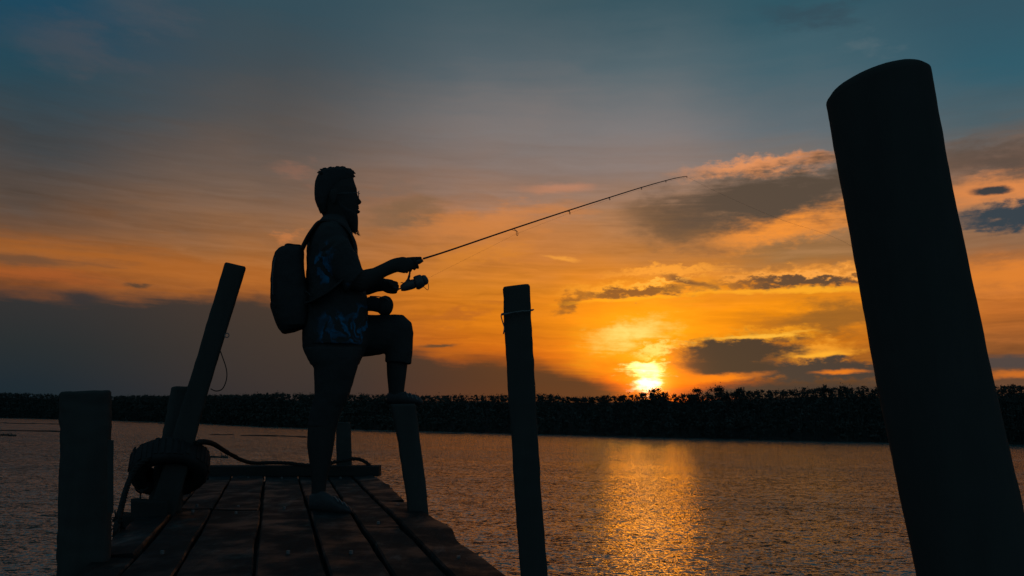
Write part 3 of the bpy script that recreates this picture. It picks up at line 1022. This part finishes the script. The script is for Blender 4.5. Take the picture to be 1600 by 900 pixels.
def laid_rope(root, pts, rad, pitch):
    path = smooth_path(pts, 24)
    L = 0.0
    acc_ = [0.0]
    for p, q in zip(path, path[1:]):
        L += (q - p).length
        acc_.append(L)
    for k in range(3):
        out_ = []
        for i, p in enumerate(path):
            t = (path[min(i + 1, len(path) - 1)] - path[max(i - 1, 0)]).normalized()
            u = t.cross(Vector((0.1, 0.95, 0.3))).normalized()
            w = t.cross(u)
            an = 2 * math.pi * (k / 3 + acc_[i] / pitch)
            out_.append(p + (u * math.cos(an) + w * math.sin(an)) * rad * 0.52)
        Shape().tube(out_, rad * 0.56, 6).build('strand', 'rope', root)


rp1 = empty('rope', thick[0], 'thick mooring rope running from the tyre along the jetty end beam', 'rope')
laid_rope(rp1, thick, 0.0135, 0.085)
ra = [P(246, 712, Y_L - 0.1), P(228, 719, Y_L - 0.14), P(212, 732, Y_L - 0.16), P(203, 749, Y_L - 0.2), P(195, 772, Y_L - 0.3), P(188, 800, Y_L - 0.45), P(183, 822, Y_L - 0.6), P(181, 838, Y_L - 0.62), P(178, 870, Y_L - 0.62)]
rp2 = empty('rope', ra[0], 'frayed thick rope hanging down left of the tyre', 'rope')
laid_rope(rp2, ra, 0.0135, 0.07)
for k in range(6):
    r = random.Random(k)
    a = P(186 + r.uniform(-3, 3), 800 + r.uniform(-6, 10), Y_L - 0.5)
    pts = [a] + [P(181 + r.uniform(-8, 6), 812 + 8 * j + r.uniform(-3, 3), Y_L - 0.55) for j in range(3)]
    Shape().tube(smooth_path(pts, 4), 0.0022, 5).build('frayed_strand', 'rope', rp2)
tangle = Shape()
for k in range(5):
    r = random.Random(70 + k)
    tangle.tube(smooth_path([P(186 + r.uniform(-10, 10), 806 + r.uniform(-8, 30), Y_L - 0.55 + r.uniform(-0.03, 0.03)) for _ in range(6)], 5), 0.003, 5)
tangle.build('tangle', 'rope', rp2)['kind'] = 'stuff'
thin = [P(205, 744, Y_L - 0.17), P(209, 755, Y_L - 0.15), P(214, 766, Y_L - 0.12), P(219, 769, Y_L - 0.1), P(225, 766, Y_L - 0.08), P(232, 762, Y_L - 0.06)]
th = Shape().tube(smooth_path(thin, 5), 0.005, 6)
th.tube(smooth_path([P(219, 768, Y_L - 0.1), P(219.5, 775, Y_L - 0.1), P(219.5, 785, Y_L - 0.1)], 4), 0.004, 6)
th.ball(P(220.5, 768, Y_L - 0.1), 0.012, 0.012, 0.011)
tag(th.build('cord', 'rope'), 'thin knotted cord under the tyre tied to the square beam end', 'cord')
be = Shape().loft([((204.5, 780), (204.5, 813), 0.05, 0), ((215, 780), (215, 813), 0.05, 0.0), ((262, 782), (262, 812), 0.05, 0.02)], Y_L - 0.1, 16, 10).rough(0.002, 9)
be.build('beam_end', 'beam', jetty, False)

# ------------------------------------------------------------------ the man
YS = deck_px(505, 797).y            # standing (near) foot
YM = YS + 0.09
person = empty('person', P(500, 798, YS), 'bearded man in a blue print shirt and shorts fishing, one foot up on a post', 'person')

body = Shape()
body.rows([  # skull, face and neck
    (264.5, 512, 541, 0.030), (268, 503, 548, 0.047), (275, 496, 551.5, 0.062), (285, 493, 554, 0.071), (296, 492, 558, 0.075), (302, 492, 556.3, 0.076), (309, 493, 557.2, 0.076), (316, 495, 558.5, 0.073), (322, 498, 558.6, 0.069), (328, 501, 557.8, 0.065), (334, 503, 558.0, 0.058), (340, 505, 555, 0.050), (346, 506, 547, 0.054), (358, 503, 543, 0.062), (372, 498, 545, 0.07)], YM, 28)
body.rows([(298, 552, 558, 0.008), (304, 552, 558.6, 0.010), (310, 552, 561.2, 0.013), (315, 552, 565.2, 0.016), (318, 552, 564.4, 0.017), (320.5, 552, 559.5, 0.012)], YM, 12)      # nose
body.rows([(323.5, 551, 559.6, 0.02), (325.5, 551, 561.6, 0.024), (327.3, 551, 559.5, 0.024)], YM, 12)                                                          # upper lip
body.rows([(328.6, 551, 560.3, 0.022), (330.8, 551, 563.8, 0.024), (333.3, 551, 560.6, 0.02)], YM, 12)                                                          # lower lip
for sgn in (-1, 1):                                                                                                                                             # ears
    body.loft([((517, 296), (526, 296), 0.008, 0), ((514, 303), (528, 302), 0.012, 0), ((516, 311), (526, 311), 0.01, 0), ((519, 318), (523, 318), 0.006, 0)], YM + sgn * 0.082, 10)
body.rows([(350, 494, 541, 0.13), (375, 483, 550, 0.18), (420, 482, 558, 0.17), (460, 482, 564, 0.16), (500, 482, 566, 0.165), (545, 484, 566, 0.16)], YM, 20)  # trunk under the shirt
# near (right) arm
NA = -0.185
body.loft([((500, 392), (530, 372), 0.05, NA), ((520, 425), (556, 405), 0.05, NA - 0.01), ((545, 452), (567, 422), 0.046, NA - 0.005), ((566, 457), (572, 420.5), 0.042, NA + 0.02), ((585, 446), (583, 418.5), 0.038, NA + 0.035), ((601, 433.5), (599, 411), 0.034, NA + 0.045), ((612, 427), (610, 405.5), 0.028, NA + 0.055), ((620, 424.5), (618, 402.8), 0.024, NA + 0.06)], YM, 16)
# near hand: palm with back towards us
HY = NA + 0.06
body.loft([((613, 426), (611, 405), 0.024, HY), ((622, 425.5), (620, 402.4), 0.020, HY), ((632, 427.5), (629, 400.8), 0.018, HY - 0.002), ((641, 424), (638, 402.6), 0.016, HY - 0.004), ((646, 418), (644.5, 406.5), 0.012, HY - 0.006)], YM, 14)
RODY = YM + HY + 0.028


def rodp(x):                        # rod axis inside the grip
    return 407.0 - (x - 660) * 0.3675


for k, (x, L) in enumerate(((633.5, 0.9), (639.5, 1.0), (645.5, 1.0), (651, 0.92))):
    yr = rodp(x)
    rad = 0.0090 - 0.0004 * k
    pts = [P(x - 3.5, yr - 5, RODY - 0.036), P(x - 0.5, yr + 0.5, RODY - 0.033), P(x + 1.5, yr + 6.2, RODY - 0.022), P(x + 2, yr + 8.3, RODY - 0.002), P(x + 1, yr + 6.5, RODY + 0.018 * L), P(x - 0.5, yr + 2, RODY + 0.022)]
    body.tube(smooth_path(pts, 3), [rad] * 8 + [rad * 0.92] * 5 + [rad * 0.8] * 3, 8)
body.tube(smooth_path([P(630, 407, RODY - 0.005), P(641, 404.5, RODY + 0.002), P(651, 404, RODY + 0.004), P(659, 402.8, RODY + 0.002)], 3), [0.0125] * 3 + [0.011] * 4 + [0.0095, 0.009, 0.007], 8)   # thumb along the rod
# far (left) arm and hand on the crank
FA = 0.185
body.loft([((508, 395), (538, 374), 0.05, FA), ((530, 432), (562, 415), 0.048, FA), ((556, 462), (578, 434), 0.044, FA - 0.03), ((576, 461), (582, 433), 0.04, FA - 0.06), ((590, 456), (592, 433.5), 0.035, FA - 0.10), ((600, 455), (602, 435), 0.029, FA - 0.13)], YM, 16)
FH = FA - 0.145
body.loft([((598, 455), (599, 435), 0.028, FH), ((604, 458), (606, 435.6), 0.03, FH - 0.004), ((611, 459.5), (613, 437), 0.03, FH - 0.008), ((617, 457), (619, 441), 0.026, FH - 0.01)], YM, 14)
for k in range(4):
    yy = 440.5 + 4.6 * k
    sx = (0, 1.6, 1.4, -1.4)[k]
    body.tube(smooth_path([P(609 + sx, yy - 0.5, YM + FH - 0.022), P(616 + sx, yy + 0.3, YM + FH - 0.024), P(620 + sx, yy + 1.6, YM + FH - 0.008), P(619 + sx, yy + 2.6, YM + FH + 0.010), P(613 + sx, yy + 3, YM + FH + 0.016)], 3), 0.0082, 8)
body.tube(smooth_path([P(606, 440, YM + FH - 0.024), P(612, 446, YM + FH - 0.034), P(617, 449.5, YM + FH - 0.03), P(621, 450.5, YM + FH - 0.016)], 3), [0.011] * 5 + [0.009] * 3 + [0.0085, 0.007], 8)
# standing (near) leg
body.rows([(540, 486, 556, 0.085), (600, 494, 550, 0.075), (635, 489, 536, 0.062), (652, 484, 530, 0.056), (672, 480.5, 525, 0.054), (696, 479.5, 522, 0.052), (728, 484, 516, 0.042), (752, 486.5, 510.5, 0.034), (768, 486.5, 509, 0.031), (784, 485, 512, 0.032)], YS, 18)
# raised (far) leg
RL = 0.085
body.loft([((525, 505), (530, 556), 0.08, RL), ((572, 497), (572, 553), 0.078, RL), ((600, 496), (602, 548), 0.07, RL), ((626, 497), (606, 546), 0.06, RL), ((640, 515), (605, 552), 0.055, RL), ((638, 560), (603.5, 560), 0.05, RL), ((635, 585), (604.5, 585), 0.048, RL), ((631.5, 612), (607, 612), 0.038, RL), ((631, 624), (607, 624), 0.036, RL)], YM, 18)
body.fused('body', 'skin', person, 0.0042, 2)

hair, tuft = Shape(), Shape()
hair.rows([(263.0, 517, 541, 0.028), (265.5, 505, 548, 0.054), (269.5, 499, 552.6, 0.070), (275, 495.2, 553.8, 0.073), (283, 492.2, 551, 0.077), (292, 491.2, 543, 0.079), (302, 491, 531, 0.079), (312, 491.8, 522, 0.078), (322, 495.5, 515, 0.071), (331, 501.2, 511, 0.056), (335, 504, 510, 0.05)], YM, 26)
for k in range(46):
    r = random.Random(300 + k)
    x = r.uniform(499, 552)
    yb = 262.5 + ((x - 527) / 27) ** 2 * 7.5
    yo = r.uniform(-0.05, 0.05)
    b = P(x, yb + 3, YM + yo)
    sw = r.uniform(-5, 4) if x < 515 else r.uniform(-3, 4)
    t = P(x + sw, yb - r.uniform(-0.2, 2.6), YM + yo * 1.1)
    tuft.tube([b, (b + t) / 2 + Vector((0, 0, 0.004)), t], [0.008, 0.006, 0.002], 5)
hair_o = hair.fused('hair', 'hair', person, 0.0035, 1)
for x0, y0, x1, y1, rr in ((509, 268, 499.5, 264.3, 0.010), (512, 266, 504, 262.8, 0.010), (520, 264, 513, 261.6, 0.010), (524, 264, 531, 260.6, 0.012), (531, 264, 540, 261.2, 0.012), (543, 266, 552, 267.5, 0.013), (546, 268, 555.3, 271.2, 0.013), (547, 273, 555, 276.5, 0.012), (500, 325, 501, 333.5, 0.010)):
    a_, b_ = P(x0, y0, YM - 0.01), P(x1, y1, YM - 0.01)
    tuft.tube([a_, (a_ + b_) / 2 + Vector((0, 0, 0.003)), b_], [rr, rr * 0.8, rr * 0.2], 7)
tag(tuft.build('tufts', 'hair', hair_o), kind='stuff')

beard = Shape()
beard.rows([(318, 520, 532, 0.074), (328, 518, 548, 0.068), (334, 522, 558.6, 0.060), (340, 528, 559.6, 0.05), (348, 538, 559.8, 0.036), (354, 542, 559.6, 0.026), (359, 547, 559.5, 0.018), (362.5, 552, 559, 0.009)], YM, 18)
beard.rows([(320.5, 551, 560.2, 0.022), (323, 551, 561, 0.028), (325, 551, 560.2, 0.028)], YM, 12)
beard.fused('beard', 'hair', person, 0.0035, 1)
bw = Shape()
for k in range(60):
    r = random.Random(600 + k)
    x = r.uniform(541, 559.5)
    y = 351 + (x - 541) * 0.5
    yo = r.uniform(-0.02, 0.02)
    a = P(x, y, YM + yo)
    b = P(x + r.uniform(-1, 3), y + r.uniform(4, 8), YM + yo)
    c = P(x + r.uniform(1, 6), y + r.uniform(5.5, 11), YM + yo)
    bw.tube([a, b, c], [0.0018, 0.0014, 0.0005], 4)
tag(bw.build('beard_wisps', 'hair', person), kind='stuff')

gl = Shape()
for sgn in (-1, 1):
    yc = YM + sgn * 0.033
    pts = []
    for j in range(16):
        t = 2 * math.pi * j / 16
        ct, st = math.cos(t), math.sin(t)
        yv = math.copysign(abs(st) ** 0.55, st)
        xv = math.copysign(abs(ct) ** 0.55, ct)
        pts.append(P(561.2 - 1.0 * abs(xv) - 0.25 * yv, 305.6 - 6.6 * yv, yc + 0.026 * xv))
    gl.tube(pts, 0.0024, 6, close=True)
    gl.tube(smooth_path([P(560, 301, YM + sgn * 0.062), P(552, 301.5, YM + sgn * 0.078), P(530, 302, YM + sgn * 0.083), P(520, 304, YM + sgn * 0.085)], 4), 0.0018, 6)
gl.tube([P(561, 303, YM - 0.008), P(562, 302, YM), P(561, 303, YM + 0.008)], 0.0018, 6)
gl.build('glasses', 'metal', person)

shirt = Shape()
shirt.rows([(336.5, 505, 538, 0.055), (342, 501, 542, 0.075), (349, 495.5, 543.5, 0.11), (357, 489.5, 545.5, 0.155), (366, 484, 550, 0.19), (377, 480.5, 554.5, 0.205), (392, 479, 558.5, 0.21), (417, 478, 563, 0.20), (440, 477.5, 568, 0.195), (463, 476.5, 573.5, 0.19), (482, 474.5, 575.5, 0.19), (500, 473, 575.5, 0.195), (520, 472.3, 574, 0.2), (536, 474, 572.5, 0.2), (542, 476, 571.5, 0.198)], YM, 30)
for sgn, A in ((-1, NA), (1, FA)):
    shirt.loft([((496, 388), (527, 362), 0.05, A * 0.8), ((501, 403), (545, 374), 0.062, A - 0.005 * sgn * -1), ((514, 424), (556, 396), 0.066, A), ((530, 446), (563, 414), 0.066, A), ((540, 458), (568.5, 424), 0.066, A)], YM, 18)
shirt.loft([((560, 425), (566, 419), 0.012, NA - 0.02), ((562, 432), (568, 426), 0.012, NA - 0.02)], YM, 8)
so = shirt.fused('shirt', 'shirt', person, 0.006, 3)
tx = bpy.data.textures.new('folds', 'CLOUDS')
tx.noise_scale = 0.09
dm = so.modifiers.new('folds', 'DISPLACE')
dm.texture, dm.strength, dm.mid_level, dm.texture_coords = tx, 0.016, 0.5, 'LOCAL'

sh = Shape()
sh.rows([(505, 473, 574, 0.19), (522, 472, 575, 0.19), (540, 472, 574, 0.185), (552, 475.5, 569, 0.17), (562, 481, 563.5, 0.15), (570, 486, 560, 0.13)], YM, 26)
sh.rows([(545, 474, 566, 0.10), (560, 481, 563, 0.105), (575, 489.5, 559, 0.10), (596, 490.5, 552.5, 0.09), (616, 491, 547, 0.082), (636, 486.5, 537, 0.070), (652, 482.5, 530.5, 0.061), (667, 480, 526.5, 0.057)], YS, 22)
sh.loft([((520, 498), (528, 562), 0.105, RL), ((572, 491.5), (570, 558.5), 0.10, RL), ((602, 490.8), (600, 552.5), 0.09, RL), ((630, 491.5), (602.5, 552), 0.082, RL), ((643, 504), (602, 553), 0.078, RL), ((645.5, 520), (602, 556), 0.074, RL), ((645, 545), (602, 560), 0.07, RL), ((643.5, 569.5), (601.8, 566), 0.068, RL)], YM, 20)
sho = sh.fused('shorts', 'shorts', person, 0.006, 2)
dm2 = sho.modifiers.new('folds', 'DISPLACE')
dm2.texture, dm2.strength, dm2.mid_level, dm2.texture_coords = tx, 0.012, 0.5, 'LOCAL'

# shoes: standing foot and raised foot
s1 = Shape().loft([((483, 774), (482.5, 797), 0.028, -0.0), ((490, 768), (490, 799), 0.036, -0.004), ((502, 765), (502, 800.5), 0.040, -0.012), ((514, 771), (514, 802), 0.043, -0.022), ((527, 779), (528, 803.5), 0.046, -0.034), ((539, 786), (540, 804), 0.044, -0.044), ((547, 791), (548, 803.5), 0.032, -0.05), ((550, 796), (550.5, 802), 0.015, -0.053)], YS, 16)
shoe = s1.fused('shoe', 'shoe', person, 0.005, 2)
for k, (x, y) in enumerate(((523, 776), (530, 780), (537, 784.5))):
    Shape().tube(smooth_path([P(x + 6, y + 8, YS - 0.034 - 0.046), P(x + 2, y + 2.5, YS - 0.03 - 0.03), P(x - 1, y, YS - 0.03), P(x - 3, y + 4, YS + 0.005)], 3), 0.003, 6).build('lace', 'shoe_trim', shoe)
YR = YM + RL
s2 = Shape().loft([((604, 617), (603.5, 629), 0.026, 0.0), ((609, 611), (609, 632), 0.034, 0), ((620, 609), (620, 633), 0.038, -0.004), ((632, 612.5), (632, 633.5), 0.042, -0.008), ((645, 616.5), (645, 634), 0.044, -0.012), ((656, 620.5), (656.5, 634), 0.038, -0.014), ((661.5, 626), (661.5, 633), 0.02, -0.016)], YR, 16)
shoe2 = s2.fused('shoe', 'shoe', person, 0.005, 2)
for k, (x, y) in enumerate(((633, 612.2), (640, 614.4), (647, 616.6))):
    Shape().tube(smooth_path([P(x + 5, y + 8, YR - 0.012 - 0.044), P(x + 2, y + 2, YR - 0.035), P(x, y - 0.3, YR - 0.01), P(x - 1, y + 2, YR + 0.02)], 3), 0.0028, 6).build('lace', 'shoe_trim', shoe2)

# pouch on the raised thigh
pc = Shape().loft([((591, 488), (596, 492), 0.03, 0), ((590, 470), (603, 493), 0.05, 0), ((595, 463.5), (609, 491.5), 0.055, 0), ((602, 461.5), (612.5, 487), 0.052, 0), ((609, 464), (614.5, 481), 0.042, 0), ((613, 469), (615, 476), 0.02, 0)], YM - 0.02, 16)
pc.loft([((574, 464), (570, 486), 0.03, 0), ((584, 463), (582, 486.5), 0.034, 0), ((594, 466), (594, 489), 0.04, 0)], YM - 0.02, 14)
pouch = empty('waist_pouch', P(600, 492, YM - 0.02), 'rounded dark pouch resting on the raised thigh under the crank hand', 'pouch')
pc.fused('pouch_body', 'bag', pouch, 0.005, 3)
Shape().tube(smooth_path([P(578, 463, YM - 0.065), P(590, 463.5, YM - 0.07), P(602, 466, YM - 0.078), P(612, 473, YM - 0.05)], 4), 0.003, 6).build('zip', 'metal', pouch)

# ------------------------------------------------------------------ backpack
bp_root = empty('backpack', P(452, 520, YM), 'slim dark backpack on the man\'s back', 'backpack')
bk = Shape()
bk.rows([(388, 443, 472, 0.08), (390.5, 435.5, 474.5, 0.115), (398, 429.5, 475, 0.135), (412, 425.3, 474.5, 0.14), (432, 423, 476, 0.145), (455, 422.5, 481, 0.145), (470, 422.6, 484, 0.145), (485, 425.5, 484, 0.14), (500, 430, 483, 0.135), (512, 435.5, 480, 0.125)], YM, 32, 3.6)
bk.loft([((430, 499), (484, 499), 0.13, 0), ((435.5, 512), (480, 509), 0.125, 0), ((440, 520), (474, 512), 0.105, 0), ((443, 521.5), (462, 517), 0.08, 0)], YM, 24, 3.6)
pbo = bk.fused('pack_body', 'bag', bp_root, 0.006, 2)
dm3 = pbo.modifiers.new('sag', 'DISPLACE')
dm3.texture, dm3.strength, dm3.mid_level, dm3.texture_coords = tx, 0.012, 0.5, 'LOCAL'
fp = Shape().rows([(474, 421.9, 432, 0.10), (478, 422.0, 440, 0.112), (490, 426, 444, 0.112), (502, 430, 446, 0.105), (510, 433.6, 446, 0.09)], YM, 20, 3.6)
fp.fused('front_pocket', 'bag', bp_root, 0.005, 2)
Shape().tube(smooth_path([P(445, 389, YM), P(445.5, 383.5, YM), P(450, 381.3, YM), P(460, 382.6, YM), P(469, 383.5, YM), P(473, 387, YM)], 5), 0.0045, 6).build('grab_handle', 'bag', bp_root)
Shape().loft([((446, 381.5), (446, 385.5), 0.012, 0), ((451, 380.5), (451, 385), 0.015, 0), ((458, 382), (458, 385.6), 0.012, 0)], YM, 10, 4).build('handle_tab', 'bag', bp_root)
Shape().tube(smooth_path([P(430, 402, YM - 0.128), P(427, 420, YM - 0.138), P(426, 440, YM - 0.14), P(426.5, 462, YM - 0.14)], 5), 0.003, 6).build('zip', 'metal', bp_root)
for sgn in (-1, 1):
    o = sgn * 0.10
    path = smooth_path([P(472, 389, YM + o), P(478, 377, YM + o), P(488, 360.5, YM + o * 1.2), P(500, 347.5, YM + o * 1.05), P(517, 346, YM + o * 1.1), P(536, 352, YM + o * 1.3), P(550, 368, YM + o * 1.35), P(556, 392, YM + o * 1.45), P(548, 425, YM + sgn * 0.205), P(520, 452, YM + sgn * 0.215), P(494, 468, YM + sgn * 0.19), P(482, 474, YM + sgn * 0.13)], 5)
    rs = []
    for i, p in enumerate(path):
        t = (path[min(i + 1, len(path) - 1)] - path[max(i - 1, 0)]).normalized()
        side = (Vector((0, 1, 0)) - t * t.y).normalized()
        nn = t.cross(side)
        rs.append([p + side * a + nn * b for a, b in ((-0.026, -0.005), (0.026, -0.005), (0.026, 0.005), (-0.026, 0.005))])
    Shape().rings(rs).build('shoulder_strap', 'bag', bp_root, False)
Shape().tube(smooth_path([P(477, 455, YM - 0.13), P(482, 458, YM - 0.14), P(486, 463, YM - 0.15)], 4), 0.004, 6).build('strap_tail', 'bag', bp_root)

# ------------------------------------------------------------------ fishing rod, reel and line
rod = empty('fishing_rod', P(641, 414, RODY), 'slender spinning rod with reel held out over the water', 'fishing rod')
RP = [(661, 404.3, 0.0), (700, 392, 0.02), (800, 358, 0.06), (888, 329, 0.10), (952, 308.6, 0.13), (1002, 293, 0.155), (1040, 282.2, 0.17), (1060, 277.4, 0.18), (1072, 275.4, 0.185)]
pth = smooth_path([P(x, y, RODY + o) for x, y, o in RP], 6)
nP = len(pth)
Shape().tube(pth, [0.0052 - 0.0036 * (i / (nP - 1)) ** 0.8 for i in range(nP)], 8).build('blank', 'rod', rod)
grip = [P(x, rodp(x), RODY) for x in (592, 600, 615, 622, 636, 648, 655, 661)]
Shape().tube(grip, [0.011, 0.013, 0.011, 0.0125, 0.012, 0.0125, 0.013, 0.0075], 12).build('handle', 'rod', rod)


def guide(x, y, o, r, drop, tilt):
    s = Shape()
    a = P(x, y, RODY + o)
    c = a + Vector((tilt, 0, -drop))
    ring = [c + Vector((r * 0.38 * math.cos(t), r * 0.8 * math.cos(t), r * math.sin(t))) for t in [i * math.pi / 7 for i in range(14)]]
    s.tube(ring, 0.0014, 5, close=True)
    s.tube([a, c + Vector((0, 0, r))], 0.0016, 5)
    s.tube([a + Vector((-0.018, 0, -0.004)), c + Vector((0, 0, r))], 0.0014, 5)
    s.build('line_guide', 'metal', rod)
    return c


gc = [guide(803, 357.5, 0.06, 0.012, 0.026, 0.018), guide(889, 329, 0.10, 0.007, 0.014, 0.005), guide(952, 308.6, 0.13, 0.005, 0.010, 0.003), guide(1002, 293, 0.155, 0.0042, 0.008, 0.002), guide(1040, 282.2, 0.17, 0.0038, 0.007, 0.002)]
tipc = P(1073, 276.2, RODY + 0.185)
Shape().tube([tipc + Vector((0.0035 * math.cos(t), 0.003 * math.cos(t), 0.004 * math.sin(t))) for t in [i * math.pi / 5 for i in range(10)]], 0.0012, 5, close=True).build('tip_ring', 'metal', rod)

reel = Shape()
reel.tube(smooth_path([P(640.5, 416, RODY), P(640.5, 424, RODY), P(639.5, 431, RODY), P(637, 439, RODY), P(634, 445, RODY)], 4), [0.006] * 4 + [0.0055] * 4 + [0.007] * 4 + [0.011] * 4 + [0.016], 10)
reel.tube([P(630, 418.5, RODY), P(651, 411, RODY)], 0.006, 8)
reel.loft([((625, 446.5), (627, 455), 0.012, 0), ((630, 441.5), (633, 455), 0.02, 0), ((637, 438.5), (640, 453.5), 0.022, 0), ((643, 436.5), (646.5, 451.5), 0.022, 0), ((647, 436), (650, 450), 0.02, 0)], RODY, 14)
ro = reel.fused('reel', 'metal', rod, 0.003, 1)
sp = Shape().loft([((645.5, 433), (651, 452), 0.026, 0), ((648, 431.3), (655, 452.5), 0.029, 0), ((652.5, 429.8), (659.5, 450), 0.029, 0), ((656, 429.0), (662.5, 447.8), 0.027, 0), ((658, 430), (664, 446.5), 0.024, 0)], RODY, 18)
sp.loft([((658, 431), (663.5, 446), 0.023, 0), ((661, 429.6), (667, 444.6), 0.023, 0), ((664.5, 430), (669.5, 441.5), 0.018, 0), ((667.5, 433.5), (669.8, 438.8), 0.008, 0)], RODY, 16)
sp.build('spool', 'metal', ro)
bail = smooth_path([P(659, 448, RODY - 0.027), P(663, 449, RODY - 0.024), P(667.8, 453, RODY - 0.012), P(669.6, 450, RODY + 0.005), P(668.8, 443, RODY + 0.02), P(665, 438, RODY + 0.027)], 5)
Shape().tube(bail, 0.0016, 6).build('bail_wire', 'metal', ro)
Shape().tube(smooth_path([P(637, 447, RODY + 0.015), P(636, 447.5, RODY + 0.05), P(630, 449.5, RODY + 0.062), P(622, 452, RODY + 0.066)], 4), 0.004, 8).build('crank_arm', 'metal', ro)
Shape().tube([P(621.5, 452, RODY + 0.062), P(617, 450.5, RODY + 0.085), P(614, 449, RODY + 0.10)], [0.006, 0.008, 0.007], 8).build('crank_knob', 'rod', ro)
Shape().tube(smooth_path([P(631, 443.5, RODY - 0.012), P(629, 441.6, RODY - 0.016), P(626, 441.6, RODY - 0.016)], 3), 0.002, 6).build('anti_reverse_lever', 'metal', ro)

ls = Shape()
ls.tube([P(664, 437, RODY - 0.02)] + gc + [tipc], 0.00032, 5)
lp = smooth_path([tipc, P(1140, 309, RODY + 0.9), P(1220, 343, RODY + 2.2), P(1326, 382, RODY + 4.2), P(1400, 440, RODY + 7), P(1455, 560, RODY + 10), W(1490, 800) + Vector((0, 0, 0.0))], 8)
ls.tube(lp, [0.00035 + 0.0008 * i / len(lp) for i in range(len(lp))], 5)
tag(ls.build('fishing_line', 'line'), 'hair-thin fishing line running from the reel through the rod tip to the water', 'fishing line')
